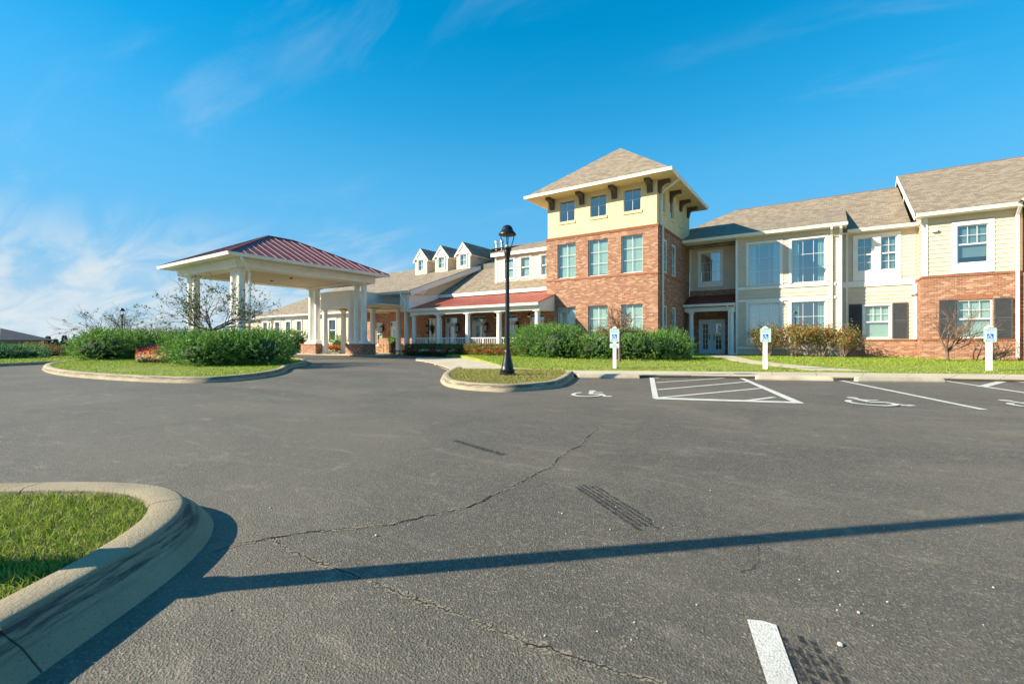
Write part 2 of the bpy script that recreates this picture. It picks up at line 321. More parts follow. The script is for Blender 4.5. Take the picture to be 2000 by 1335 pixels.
# ------------------------------------------------------------------ mesh helpers
ORG = {}
def tag(o, label=None, cat=None, group=None, kind=None):
    if label: o['label'] = label
    if cat: o['category'] = cat
    if group: o['group'] = group
    if kind: o['kind'] = kind
    return o
def thing(name, loc, label, cat, group=None):
    o = bpy.data.objects.new(name, None); o.location = loc; o.empty_display_size = 0.2; COL.objects.link(o)
    ORG[o.name] = Vector(loc); return tag(o, label, cat, group)
def put(name, me, parent=None):
    o = bpy.data.objects.new(name, me); COL.objects.link(o)
    if parent is not None: o.parent = parent; ORG[o.name] = ORG[parent.name]
    else: ORG[o.name] = Vector((0, 0, 0))
    return o
class MB:
    def __init__(s): s.v = []; s.f = []
    def add(s, vs, fs):
        n = len(s.v); s.v += [tuple(p) for p in vs]; s.f += [tuple(i + n for i in f) for f in fs]; return s
    def hexa(s, p, flip=False):
        fs = [(0, 3, 2, 1), (4, 5, 6, 7), (0, 1, 5, 4), (1, 2, 6, 5), (2, 3, 7, 6), (3, 0, 4, 7)]
        return s.add(p, [f[::-1] for f in fs] if flip else fs)
    def box(s, x0, x1, y0, y1, z0, z1):
        return s.hexa([(x0, y0, z0), (x1, y0, z0), (x1, y1, z0), (x0, y1, z0), (x0, y0, z1), (x1, y0, z1), (x1, y1, z1), (x0, y1, z1)])
    def fbox(s, fr, u0, u1, z0, z1, a, b):
        p = [fr.P(u0, z0, b), fr.P(u1, z0, b), fr.P(u1, z0, a), fr.P(u0, z0, a), fr.P(u0, z1, b), fr.P(u1, z1, b), fr.P(u1, z1, a), fr.P(u0, z1, a)]
        return s.hexa(p, fr.flip)
    def prism(s, poly, d):
        """poly: 3-D points of a planar outline, pushed by vector d"""
        n = len(poly); q = [tuple(p[i] + d[i] for i in range(3)) for p in poly]
        return s.add(list(poly) + q, [tuple(range(n))[::-1], tuple(range(n, 2 * n))] + [(i, (i + 1) % n, n + (i + 1) % n, n + i) for i in range(n)])
    def lathe(s, c, prof, n=16):
        vs = []; fs = []
        for r, z in prof:
            for i in range(n):
                a = 2 * math.pi * i / n; vs.append((c[0] + r * math.cos(a), c[1] + r * math.sin(a), c[2] + z))
        for k in range(len(prof) - 1):
            for i in range(n): fs.append((k * n + i, k * n + (i + 1) % n, (k + 1) * n + (i + 1) % n, (k + 1) * n + i))
        fs.append(tuple(range(n))[::-1]); fs.append(tuple(range((len(prof) - 1) * n, len(prof) * n)))
        return s.add(vs, fs)
    def pipe(s, pts, w, h=None, n=4):
        """square (n=4) or round tube along a polyline; w radius (may be a list)"""
        rs = w if isinstance(w, (list, tuple)) else [w] * len(pts); P = [Vector(p) for p in pts]; base = len(s.v)
        for i, p in enumerate(P):
            t = (P[min(i + 1, len(P) - 1)] - P[max(i - 1, 0)]); t = t.normalized() if t.length > 1e-9 else Vector((0, 0, 1))
            up = Vector((0, 0, 1)) if abs(t.z) < 0.9 else Vector((0, 1, 0)); a = t.cross(up).normalized(); b = a.cross(t).normalized()
            for k in range(n):
                an = 2 * math.pi * (k + 0.5) / n; s.v.append(tuple(p + a * rs[i] * math.cos(an) + b * rs[i] * math.sin(an)))
        for i in range(len(P) - 1):
            for k in range(n):
                s.f.append((base + i * n + k, base + i * n + (k + 1) % n, base + (i + 1) * n + (k + 1) % n, base + (i + 1) * n + k))
        s.f.append(tuple(base + k for k in range(n))[::-1]); s.f.append(tuple(base + (len(P) - 1) * n + k for k in range(n)))
        return s
    def build(s, name, mat, parent=None, smooth=False):
        o0 = ORG[parent.name] if parent is not None else Vector((0, 0, 0))
        me = bpy.data.meshes.new(name); me.from_pydata([(x - o0.x, y - o0.y, z - o0.z) for x, y, z in s.v], [], s.f); me.validate()
        me.materials.append(MAT[mat] if isinstance(mat, str) else mat)
        if smooth:
            me.shade_smooth()
            try: me.set_sharp_from_angle(angle=R(40))
            except Exception: pass
        o = put(name, me, parent); return o
class Fr:
    def __init__(s, o, u, n):
        s.o, s.u, s.n = o, u, n; s.flip = (u[1] * 1 * n[0] - u[0] * 1 * n[1]) < 0
    def P(s, u, z, a=0.0): return (s.o[0] + s.u[0] * u + s.n[0] * a, s.o[1] + s.u[1] * u + s.n[1] * a, z)
def FY(Y): return Fr((0, Y), (1, 0), (0, -1))
def FX(X): return Fr((X, 0), (0, 1), (1, 0))
def FXn(X): return Fr((X, 0), (0, 1), (-1, 0))
def np_mesh(name, verts, quads, mat, parent=None, tri=False):
    k = 3 if tri else 4
    me = bpy.data.meshes.new(name); nv, nf = len(verts), len(quads)
    o0 = ORG[parent.name] if parent is not None else Vector((0, 0, 0))
    v = np.asarray(verts, dtype=np.float32) - np.array(o0[:], dtype=np.float32)
    me.vertices.add(nv); me.vertices.foreach_set('co', v.ravel())
    me.loops.add(nf * k); me.loops.foreach_set('vertex_index', np.asarray(quads, dtype=np.int32).ravel())
    me.polygons.add(nf); me.polygons.foreach_set('loop_start', np.arange(0, nf * k, k, dtype=np.int32))
    me.update(calc_edges=True); me.materials.append(MAT[mat]); return put(name, me, parent)
def leaves(name, c, d, ln, wd, mat, parent=None):
    """diamond leaves: base point c, direction d, length, width"""
    n = len(c); d = d / (np.linalg.norm(d, axis=1, keepdims=True) + 1e-9)
    s = np.cross(d, rng.normal(size=(n, 3))); s /= (np.linalg.norm(s, axis=1, keepdims=True) + 1e-9)
    ln = np.broadcast_to(np.asarray(ln), (n,))[:, None]; wd = np.broadcast_to(np.asarray(wd), (n,))[:, None]
    V = np.stack([c, c + d * ln * .5 + s * wd * .5, c + d * ln, c + d * ln * .5 - s * wd * .5], axis=1).reshape(-1, 3)
    return np_mesh(name, V, np.arange(4 * n).reshape(n, 4), mat, parent)
def wall(name, mat, parent, fr, u0, u1, z0, z1, openings=(), t=0.25, off=0.0):
    us = sorted({u0, u1, *[o[0] for o in openings], *[o[1] for o in openings]}); zs = sorted({z0, z1, *[o[2] for o in openings], *[o[3] for o in openings]})
    us = [u for u in us if u0 <= u <= u1]; zs = [z for z in zs if z0 <= z <= z1]
    mb = MB()
    def quad(a, b, c, d): mb.add([a, b, c, d], [(3, 2, 1, 0) if fr.flip else (0, 1, 2, 3)])
    for i in range(len(us) - 1):
        for j in range(len(zs) - 1):
            um, zm = (us[i] + us[i + 1]) / 2, (zs[j] + zs[j + 1]) / 2
            if any(o[0] < um < o[1] and o[2] < zm < o[3] for o in openings): continue
            a, b, c, d = us[i], us[i + 1], zs[j], zs[j + 1]
            quad(fr.P(a, c, off), fr.P(b, c, off), fr.P(b, d, off), fr.P(a, d, off)); quad(fr.P(b, c, off - t), fr.P(a, c, off - t), fr.P(a, d, off - t), fr.P(b, d, off - t))
    for (a, b, c, d), s in [((u0, u1, z0, z1), 1)] + [(o[:4], -1) for o in openings]:
        for (p, q) in (((a, c), (b, c)), ((b, c), (b, d)), ((b, d), (a, d)), ((a, d), (a, c))):
            P4 = [fr.P(p[0], p[1], off), fr.P(p[0], p[1], off - t), fr.P(q[0], q[1], off - t), fr.P(q[0], q[1], off)]
            quad(*(P4 if s > 0 else P4[::-1]))
    return mb.build(name, mat, parent)
def boards(parent, fr, u0, u1, z0, z1, openings=(), course=0.19, mat='siding', off=0.0):
    """lap siding, one object for each board"""
    z = z0; k = 0
    while z < z1 - 0.03:
        zt = min(z + course, z1); spans = [(u0, u1)]
        for (a, b, c, d) in [o[:4] for o in openings]:
            if c < zt - 0.02 and d > z + 0.02:
                ns = []
                for s in spans:
                    if b <= s[0] or a >= s[1]: ns.append(s); continue
                    if a > s[0]: ns.append((s[0], a))
                    if b < s[1]: ns.append((b, s[1]))
                spans = ns
        for (a, b) in spans:
            if b - a < 0.05: continue
            if k % 2 == 0 or True:
                mb = MB(); lo, hi = off + 0.037, off + 0.006
                mb.hexa([fr.P(a, z, lo), fr.P(b, z, lo), fr.P(b, z, off + .001), fr.P(a, z, off + .001), fr.P(a, zt + .012, hi), fr.P(b, zt + .012, hi), fr.P(b, zt + .012, off + .001), fr.P(a, zt + .012, off + .001)], fr.flip)
                mb.build('siding_board', mat, parent)
        z = zt; k += 1
def window(parent, fr, u0, u1, z0, z1, cols=2, rows=2, hung=False, trim=0.0, apron=0.0, sill=None, recess=0.10, glass='glass', shade=None, drop=1.0,
           frame_mat='white_trim', fw=0.045, name='window', lintel=False, grid_top_only=False, grid=True, trim_off=0.056):
    """frame in the opening, each pane of glass, glazing bars, blind or curtain, casing trim"""
    f = MB(); a0, a1 = -recess - 0.05, -recess + 0.02
    for (a, b, c, d) in ((u0, u0 + fw, z0, z1), (u1 - fw, u1, z0, z1), (u0 + fw, u1 - fw, z0, z0 + fw), (u0 + fw, u1 - fw, z1 - fw, z1)): f.fbox(fr, a, b, c, d, a0, a1)
    w = f.build(name, frame_mat, parent)
    iu0, iu1, iz0, iz1 = u0 + fw, u1 - fw, z0 + fw, z1 - fw
    sashes = [(iz0, iz1)]
    if hung:
        zm = (iz0 + iz1) / 2; sashes = [(iz0, zm), (zm, iz1)]
        MB().fbox(fr, iu0, iu1, zm - 0.03, zm + 0.03, a0, a1 + 0.012).build('meeting_rail', frame_mat, w)
    bar = 0.008
    for si, (sa, sb) in enumerate(sashes):
        c, r = (cols, rows) if (not (hung and grid_top_only and si == 0)) else (1, 1)
        if not grid: c = r = 1
        mb = MB(); gap = 0.03 if hung else 0.0
        for i in range(1, c): x = iu0 + (iu1 - iu0) * i / c; mb.fbox(fr, x - bar, x + bar, sa, sb, -recess - 0.025, -recess - 0.003)
        for j in range(1, r): zz = sa + (sb - sa) * j / r; mb.fbox(fr, iu0, iu1, zz - bar, zz + bar, -recess - 0.0245, -recess - 0.0035)
        if mb.v: mb.build('glazing_bar', frame_mat, w)
        for i in range(c):
            for j in range(r):
                p0, p1 = iu0 + (iu1 - iu0) * i / c, iu0 + (iu1 - iu0) * (i + 1) / c; q0, q1 = sa + (sb - sa) * j / r, sa + (sb - sa) * (j + 1) / r
                q = MB().add([fr.P(p0, q0, -recess - .014), fr.P(p1, q0, -recess - .014), fr.P(p1, q1, -recess - .014), fr.P(p0, q1, -recess - .014)], [(3, 2, 1, 0) if fr.flip else (0, 1, 2, 3)])
                q.build('pane', glass, w)
    if shade == 'blind':
        mb = MB(); zz = iz1 - 0.03; end = iz1 - (iz1 - iz0) * drop
        while zz > end:
            mb.hexa([fr.P(iu0, zz - .027, -recess - .10), fr.P(iu1, zz - .027, -recess - .10), fr.P(iu1, zz - .024, -recess - .103), fr.P(iu0, zz - .024, -recess - .103), fr.P(iu0, zz + .022, -recess - .118), fr.P(iu1, zz + .022, -recess - .118), fr.P(iu1, zz + .025, -recess - .121), fr.P(iu0, zz + .025, -recess - .121)], fr.flip); zz -= 0.05 if not hung else 0.045
        mb.fbox(fr, iu0, iu1, end - 0.02, end + 0.01, -recess - .14, -recess - .09); mb.build('blind', 'blind', w)
    elif shade in ('curtain', 'curtains', 'sheer'):
        spans = [(iu0, iu1)] if shade == 'sheer' else [(iu0, iu0 + (iu1 - iu0) * .2), (iu1 - (iu1 - iu0) * .2, iu1)]
        for (a, b) in spans:
            n = max(8, int((b - a) / 0.035)); vs = []; fs = []
            for i in range(n + 1):
                x = a + (b - a) * i / n; o = -recess - 0.16 + 0.025 * math.sin(i * 1.9 + a); vs += [fr.P(x, iz0, o), fr.P(x, iz1, o)]
                if i: fs.append((2 * i - 2, 2 * i, 2 * i + 1, 2 * i - 1))
            MB().add(vs, fs).build('curtain', 'curtain', w)
    if trim:
        t = MB(); o0, o1 = 0.001, trim_off
        for (a, b, c, d) in ((u0 - trim, u0, z0 - apron, z1 + trim), (u1, u1 + trim, z0 - apron, z1 + trim), (u0, u1, z1, z1 + trim)): t.fbox(fr, a, b, c, d, o0, o1)
        if apron: t.fbox(fr, u0, u1, z0 - apron, z0, o0, o1 - 0.004)
        t.build('casing', 'white_trim', w)
    if sill: MB().fbox(fr, u0 - 0.06, u1 + 0.06, z0 - sill[0], z0 - 0.002 if not apron else z0 + 0.02, -recess, sill[1]).build('sill', sill[2], w)
    if lintel:
        mb = MB(); x = u0 - 0.05; 
        while x < u1 + 0.05 - 0.02:
            mb.fbox(fr, x, min(x + 0.066, u1 + 0.05), z1 + 0.004, z1 + 0.215, -0.02, 0.006); x += 0.078
        mb.build('soldier_course', 'soldier', w)
    return w
def roof(name, parent, poly, mat='shingle', t=0.07):
    return MB().prism(poly, (0, 0, -t)).build(name, mat, parent)
def gutter(parent, p0, p1, out, h=0.13, w=0.13, mat='white_trim', name='gutter'):
    """K-style gutter along an eave; p0,p1 top back edge, out = outward unit vector"""
    prof = [(0, 0), (w, 0), (w, -0.03), (w * .72, -h * .55), (w * .62, -h), (0, -h)]
    poly = [(p0[0] + out[0] * a, p0[1] + out[1] * a, p0[2] + b) for a, b in prof]
    return MB().prism(poly, (p1[0] - p0[0], p1[1] - p0[1], p1[2] - p0[2])).build(name, mat, parent)
def downspout(parent, pts, r=0.052):
    return MB().pipe(pts, r * 1.3, n=4).build('downspout', 'white_trim', parent)
def column(parent, x, y, z0, z1, r, base=0.14, mat='white_trim', n=18):
    h = z1 - z0; c = MB()
    c.lathe((x, y, z0), [(r, base), (r * 1.0, h * .33), (r * .86, h - .16)], n)
    o = c.build('column', mat, parent, True)
    b = MB().box(x - r * 1.32, x + r * 1.32, y - r * 1.32, y + r * 1.32, z0, z0 + base * .5); b.lathe((x, y, z0), [(r * 1.25, base * .5), (r * 1.3, base * .7), (r * 1.22, base * .9), (r * 1.03, base * 1.05)], n); b.build('column_base', mat, o)
    k = MB(); k.lathe((x, y, z1), [(r * .9, -.20), (r * .98, -.185), (r * .9, -.17), (r * .9, -.14), (r * 1.12, -.075), (r * 1.15, -.06)], n); k.box(x - r * 1.25, x + r * 1.25, y - r * 1.25, y + r * 1.25, z1 - .06, z1); k.build('capital', mat, o)
    return o
def seams(parent, fn_list, mat='seam_sunlit', r=0.014):
    for a, b in fn_list:
        MB().pipe([a, b], r, n=4).build('seam', mat, parent)
def text_mesh(body, size):
    cu = bpy.data.curves.new('lettering', 'FONT'); cu.body = body; cu.size = size; cu.align_x = 'CENTER'; cu.align_y = 'CENTER'; cu.extrude = 0.0006
    ob = bpy.data.objects.new('lettering', cu); COL.objects.link(ob); dg = bpy.context.evaluated_depsgraph_get()
    me = bpy.data.meshes.new_from_object(ob.evaluated_get(dg)); bpy.data.objects.remove(ob); bpy.data.curves.remove(cu); return me
def stroke(pts, w, closed=False):
    """flat 2-D ribbon: list of quads (2-D)"""
    out = []; n = len(pts)
    for i in range(n - 1 if not closed else n):
        a, b = np.array(pts[i]), np.array(pts[(i + 1) % n]); d = b - a; L = np.hypot(*d)
        if L < 1e-6: continue
        nn = np.array([-d[1], d[0]]) / L * w / 2; e = d / L * w * 0.12
        out.append([tuple(a - e + nn), tuple(a - e - nn), tuple(b + e - nn), tuple(b + e + nn)])
    return out
def wheelchair():
    """the access symbol in a unit square (0..1), as 2-D polygons"""
    P = []
    P.append([(0.40 + 0.085 * math.cos(a), 0.90 + 0.085 * math.sin(a)) for a in np.linspace(0, 2 * math.pi, 13)[:-1]])
    P += stroke([(0.40, 0.78), (0.44, 0.45), (0.66, 0.45), (0.78, 0.16), (0.90, 0.20)], 0.10)
    P += stroke([(0.42, 0.66), (0.66, 0.66)], 0.08)
    P += stroke([(0.40 + 0.30 * math.cos(a), 0.32 + 0.30 * math.sin(a)) for a in np.linspace(R(128), R(345), 16)], 0.085)
    return P

# ================================================================== GROUND
from mathutils.geometry import tessellate_polygon
def sheet(name, pts, zf, mat, parent=None, skirt=0.0, kind='structure'):
    zf_ = zf if callable(zf) else (lambda x, y: zf)
    v = [(p[0], p[1], zf_(p[0], p[1])) for p in pts]; n = len(v)
    tris = tessellate_polygon([[Vector((p[0], p[1], 0)) for p in v]])
    f = []
    for t in tris:
        a, b, c = (Vector(v[i]) for i in t); f.append(tuple(t) if (b - a).cross(c - a).z > 0 else tuple(t)[::-1])
    mb = MB(); mb.v = list(v); mb.f = f
    if skirt:
        ar = sum(v[i][0] * v[(i + 1) % n][1] - v[(i + 1) % n][0] * v[i][1] for i in range(n))
        mb.v += [(p[0], p[1], p[2] - skirt) for p in v]
        for i in range(n):
            j = (i + 1) % n; q = (i, j, n + j, n + i); mb.f.append(q[::-1] if ar > 0 else q)
    o = mb.build(name, mat, parent)
    if parent is None and kind: o['kind'] = kind
    return o
def dens(pts, step, closed=True):
    out = []; n = len(pts)
    for i in range(n if closed else n - 1):
        a, b = pts[i], pts[(i + 1) % n]; L = math.hypot(b[0] - a[0], b[1] - a[1]); k = max(1, int(L / step))
        for j in range(k): out.append((a[0] + (b[0] - a[0]) * j / k, a[1] + (b[1] - a[1]) * j / k))
    if not closed: out.append(tuple(pts[-1][:2]))
    return out
def smooth_path(pts, it=2, closed=False):
    for _ in range(it):
        q = []; n = len(pts)
        if not closed: q.append(pts[0])
        for i in range(n if closed else n - 1):
            a, b = pts[i], pts[(i + 1) % n]
            q.append((a[0] * .75 + b[0] * .25, a[1] * .75 + b[1] * .25)); q.append((a[0] * .25 + b[0] * .75, a[1] * .25 + b[1] * .75))
        if not closed: q.append(pts[-1])
        pts = q
    return [tuple(p[:2]) for p in pts]

# far ground sheet to the horizon
mb = MB(); mb.add([(-3000, -3000, -1.05), (3000, -3000, -1.05), (3000, 3000, -1.05), (-3000, 3000, -1.05)], [(0, 1, 2, 3)])
mb.build('ground', 'far_ground')['kind'] = 'structure'
# asphalt
xs = np.concatenate([np.linspace(-75, -6, 47), np.linspace(-5, 5, 21), np.linspace(6, 40, 12)]); ys = np.concatenate([np.linspace(-22, 30, 60)])
vv = []; ff = []
for j, y in enumerate(ys):
    for i, x in enumerate(xs): vv.append((x, y, A(x, y)))
nx = len(xs)
for j in range(len(ys) - 1):
    for i in range(nx - 1): ff.append((j * nx + i, j * nx + i + 1, (j + 1) * nx + i + 1, (j + 1) * nx + i))
mb = MB(); mb.v = vv; mb.f = ff
# embankment skirt round the edge
rim = [(xs[i], ys[0]) for i in range(nx)] + [(xs[-1], y) for y in ys[1:]] + [(xs[i], ys[-1]) for i in range(nx - 2, -1, -1)] + [(xs[0], y) for y in ys[-2:0:-1]]
k0 = len(mb.v); mb.v += [(x, y, A(x, y)) for x, y in rim] + [(x * 1.02 - 0.3, y * 1.02, -1.2) for x, y in rim]; nr = len(rim)
mb.f += [(k0 + i, k0 + nr + i, k0 + nr + (i + 1) % nr, k0 + (i + 1) % nr) for i in range(nr)]
lot = mb.build('parking_lot', 'asphalt'); lot['kind'] = 'structure'

def ribbon(name, pts, w, zoff, mat, parent=lot):
    """painted or worn strip along ground points"""
    mb = MB(); P = [np.array(p[:2]) for p in pts]; n = len(P); vs = []
    for i in range(n):
        t = P[min(i + 1, n - 1)] - P[max(i - 1, 0)]; t = t / (np.hypot(*t) + 1e-9); nn = np.array([-t[1], t[0]]); ww = (w[i] if isinstance(w, (list, np.ndarray)) else w) / 2
        for s in (1, -1): q = P[i] + nn * ww * s; vs.append((q[0], q[1], A(*q) + zoff))
    mb.add(vs, [(2 * i + 1, 2 * i + 3, 2 * i + 2, 2 * i) for i in range(n - 1)]); return mb.build(name, mat, parent)
def gpoly(name, pix, zoff, mat, parent=lot):
    return sheet(name, [G(px, py, A) for px, py in pix], lambda x, y: A(x, y) + zoff, mat, parent)
gpoly('stall_line', [(1268, 735), (1277, 735), (1286.5, 778), (1275, 778)], 0.005, 'paint_white')
gpoly('stall_line', [(1441, 737.3), (1450, 737.3), (1571, 787.6), (1553, 787.6)], 0.006, 'paint_white')
gpoly('aisle_line', [(1283, 776.4), (1564, 785.0), (1569, 788.2), (1278, 779.6)], 0.0075, 'paint_white')
for a, b in (((1279, 738), (1312, 734.6)), ((1281, 747), (1425, 737.6)), ((1284, 761), (1464, 745)), ((1288, 776.5), (1492, 757.5)), ((1449, 783.5), (1512, 775.5))):
    ribbon('hatch_line', [G(*a, A), G(*b, A)], 0.10, 0.0045, 'paint_white')
ribbon('stall_line', [G(1643, 743.2, A), G(1922, 800, A)], 0.11, 0.005, 'paint_white')
ribbon('stall_line', [G(1846, 743.6, A), G(2150, 789, A)], 0.11, 0.005, 'paint_white')
ribbon('stall_line', [G(1974, 743.8, A), G(2250, 776, A)], 0.11, 0.005, 'paint_white')
ribbon('hatch_line', [G(1917, 755, A), G(1961, 743.8, A)], 0.17, 0.004, 'paint_white')
gpoly('stall_line', [(1459, 1211), (1488, 1213.5), (1516, 1222), (1557, 1335), (1617, 1500), (1550, 1500), (1498, 1335)], 0.005, 'paint_white')
def symbol(px, py, sx=1.0, sy=1.25):
    c = G(px, py, A); u = (0.956, 0.294); v = (-0.294, 0.956); mb = MB()
    for k, poly in enumerate(wheelchair()):
        pts = [(c[0] + u[0] * (a - .5) * sx + v[0] * (b - .5) * sy, c[1] + u[1] * (a - .5) * sx + v[1] * (b - .5) * sy) for a, b in poly]
        ar = sum(pts[i][0] * pts[(i + 1) % len(pts)][1] - pts[(i + 1) % len(pts)][0] * pts[i][1] for i in range(len(pts)))
        if ar < 0: pts = pts[::-1]
        mb.add([(x, y, A(x, y) + 0.004 + 0.0006 * k) for x, y in pts], [tuple(range(len(pts)))])
    mb.build('wheelchair_symbol', 'paint_white', lot)
symbol(1160, 768.5, 0.9, 1.25); symbol(1703, 784, 1.0, 1.3); symbol(2025, 790, 1.0, 1.3)
def streak(p0, p1, width, n):
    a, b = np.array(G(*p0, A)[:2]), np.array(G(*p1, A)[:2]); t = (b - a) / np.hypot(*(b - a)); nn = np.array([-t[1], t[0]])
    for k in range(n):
        o = (k - (n - 1) / 2) * width / n; ribbon('dark_mark', [tuple(a + nn * o + t * random.uniform(0, .12)), tuple((a + b) / 2 + nn * o), tuple(b + nn * o - t * random.uniform(0, .12))], width / n * random.uniform(.55, .85), 0.003, 'dark_mark')
streak((1138, 946), (1277, 1036), .17, 5)  # rubber marks left by tyres
gpoly('dark_mark', [(884, 861), (893, 859), (990, 887), (978, 890)], 0.003, 'dark_mark')  # fainter rubber mark left by tyres
streak((1560, 1240), (1640, 1380), .15, 5)  # just a dark ribbed strip right of the near stall line
def crack(pix, w0, w1, mat, zoff, jit=0.010, step=0.022):
    p = dens([G(a, b, A)[:2] for a, b in pix], step, False); q = []; wd = []
    ph = random.uniform(0, 9)
    for i, (x, y) in enumerate(p):
        q.append((x + random.gauss(0, jit), y + random.gauss(0, jit))); wd.append(random.uniform(w0, w1) * (0.35 + 0.65 * abs(math.sin(i * 0.13 + ph))))
    ribbon('crack', q, wd, zoff, mat)
C1 = [(412, 1080), (450, 1067), (540, 1048), (620, 1036), (700, 1031), (760, 1025), (830, 1008), (920, 988), (980, 960), (1010, 945), (1050, 922), (1075, 912), (1090, 895), (1110, 880), (1135, 870), (1148, 852), (1168, 837)]
C2 = [(536, 1050), (545, 1065), (600, 1090), (660, 1112), (730, 1138), (800, 1165), (880, 1195), (950, 1222), (1030, 1255), (1110, 1280), (1200, 1310), (1290, 1335), (1420, 1390)]
crack(C1, 0.004, 0.017, 'crack', 0.0035, 0.0055); crack(C1, 0.02, 0.05, 'crack_edge', 0.0025, 0.006); crack(C2, 0.02, 0.055, 'crack_edge', 0.0025, 0.006); crack(C2, 0.001, 0.009, 'crack', 0.0035, 0.0055)
crack([(1480, 1065), (1483, 1095), (1471, 1110), (1444, 1117)], 0.002, 0.005, 'crack', 0.0035, 0.002)
crack([(1715, 869), (1800, 877), (1880, 886), (2010, 890)], 0.012, 0.03, 'crack_edge', 0.0025, 0.01)
# loose litter and grit
mb = MB()
for k in range(60):
    px, py = random.uniform(350, 1990), random.uniform(790, 1250)
    x, y, z = G(px, py, A); r = random.uniform(0.002, 0.005) * (1.4 if random.random() < 0.1 else 1)
    mb.lathe((x, y, z), [(r * .7, 0), (r, r * .5), (r * .6, r * 1.1)], 6)
for px, py, r in ((735, 1046, 0.008), (1641, 1260, 0.009), (1098, 1003, 0.006), (528, 992, 0.006)):
    x, y, z = G(px, py, A); mb.lathe((x, y, z), [(r * .7, 0), (r * 1.1, r * .4), (r * .9, r), (r * .3, r * 1.3)], 7)
tag(mb.build('grit', 'pebble'), 'small pale pebbles and grit scattered over the asphalt', 'gravel', kind='stuff')

# ------------------------------------------------------------------ kerbs
def kerb(name, path, inward, zf, hgt=0.15, batter=0.05, width=0.17, closed=False, seg=3.0, mat='kerb_concrete', gut=0.0, gap=0.0035, joints=None):
    """kerb stones swept along the outer foot line; inward = +1 if the island lies to the left of the path"""
    P = [np.array(p[:2]) for p in path]; n = len(P); nrm = []
    for i in range(n):
        a = P[(i - 1) % n] if closed or i > 0 else P[i]; b = P[(i + 1) % n] if closed or i < n - 1 else P[i]; t = b - a; t = t / np.hypot(*t); nrm.append(np.array([-t[1], t[0]]) * inward)
    prof = [(-gut, -0.06)] + ([(-gut, 0.006), (-0.01, 0.012)] if gut else []) + [(0.0, 0.0 + (0.012 if gut else 0)), (batter * .5, hgt * .5), (batter, hgt - 0.03), (batter + 0.010, hgt - 0.010), (batter + 0.03, hgt), (batter + width - 0.03, hgt), (batter + width - .008, hgt - 0.010), (batter + width, hgt - 0.03), (batter + width, -0.06)]
    root = thing(name, (float(P[0][0]), float(P[0][1]), 0), None, None); root['kind'] = 'structure'
    run = 0; start = 0; L = [0.0]; m = n if closed else n - 1
    for i in range(m): L.append(L[-1] + np.hypot(*(P[(i + 1) % n] - P[i])))
    cuts = [0]; acc = 0
    for i in range(1, m):
        if L[i] - L[cuts[-1]] >= seg: cuts.append(i)
    cuts.append(m)
    if joints: cuts = [0] + joints + [m]
    for a, b in zip(cuts[:-1], cuts[1:]):
        mb = MB(); idx = list(range(a, b + 1)); vs = []
        for ii, i in enumerate(idx):
            p = P[i % n].copy()
            if ii == 0: p = p + (P[(i + 1) % n] - p) / np.hypot(*(P[(i + 1) % n] - p)) * gap
            if ii == len(idx) - 1: p = p + (P[(i - 1) % n] - p) / np.hypot(*(P[(i - 1) % n] - p)) * gap
            for (o, z) in prof:
                q = p + nrm[i % n] * o; vs.append((q[0], q[1], zf(*p) + z))
        k = len(prof); fs = []
        for ii in range(len(idx) - 1):
            for j in range(k - 1):
                f = (ii * k + j, (ii + 1) * k + j, (ii + 1) * k + j + 1, ii * k + j + 1); fs.append(f if inward < 0 else f[::-1])
        e0 = tuple(range(k)); e1 = tuple(range((len(idx) - 1) * k, len(idx) * k)); fs += [e0, e1[::-1]] if inward > 0 else [e0[::-1], e1]
        o = mb.add(vs, fs).build('kerb_stone', mat, root); o.data.shade_smooth()
        try: o.data.set_sharp_from_angle(angle=R(38))
        except Exception: pass
    return root, [P[i] + nrm[i] * (batter + width) for i in range(n)]

# foreground island: foot line of the kerb (right / depth from the camera)
fgrd = [(-1.40, -1.2), (-1.41, 0.4), (-1.42, 1.2), (-1.425, 1.55), (-1.43, 1.85), (-1.46, 2.12), (-1.53, 2.38), (-1.66, 2.62), (-1.86, 2.82), (-2.15, 2.96), (-2.55, 3.01), (-3.05, 2.98), (-3.7, 2.9), (-4.6, 2.8)]
fg = smooth_path([RD(r, d) for r, d in fgrd], 2)
kfg, inner = kerb('foreground_kerb', fg, 1, A, 0.15, 0.12, 0.17, seg=1.25, gut=0.0)
poly = [tuple(p) for p in inner] + [RD(-4.6, -1.2)]
sheet('foreground_island', poly, 0.105, 'lawn', skirt=0.2)
FGPOLY = poly
# lamp island
li = [(887, 724), (872, 731), (860, 739), (860, 747), (872, 755.5), (909, 761.5), (950, 764.5), (996, 766.2), (1050, 762), (1092, 757.3), (1112, 747), (1124, 734)]
lip = smooth_path([G(a, b, A)[:2] for a, b in li], 2)
kli, inner2 = kerb('lamp_island_kerb', lip, 1, A, 0.15, 0.06, 0.17, seg=2.6)
LIPOLY = [tuple(p) for p in inner2] + [G(1092, 723.8, 0.09)[:2], G(1000, 722.5, 0.09)[:2], G(905, 722, 0.09)[:2]]
sheet('lamp_island', LIPOLY, lambda x, y: 0.12, 'dry_lawn', skirt=0.2)
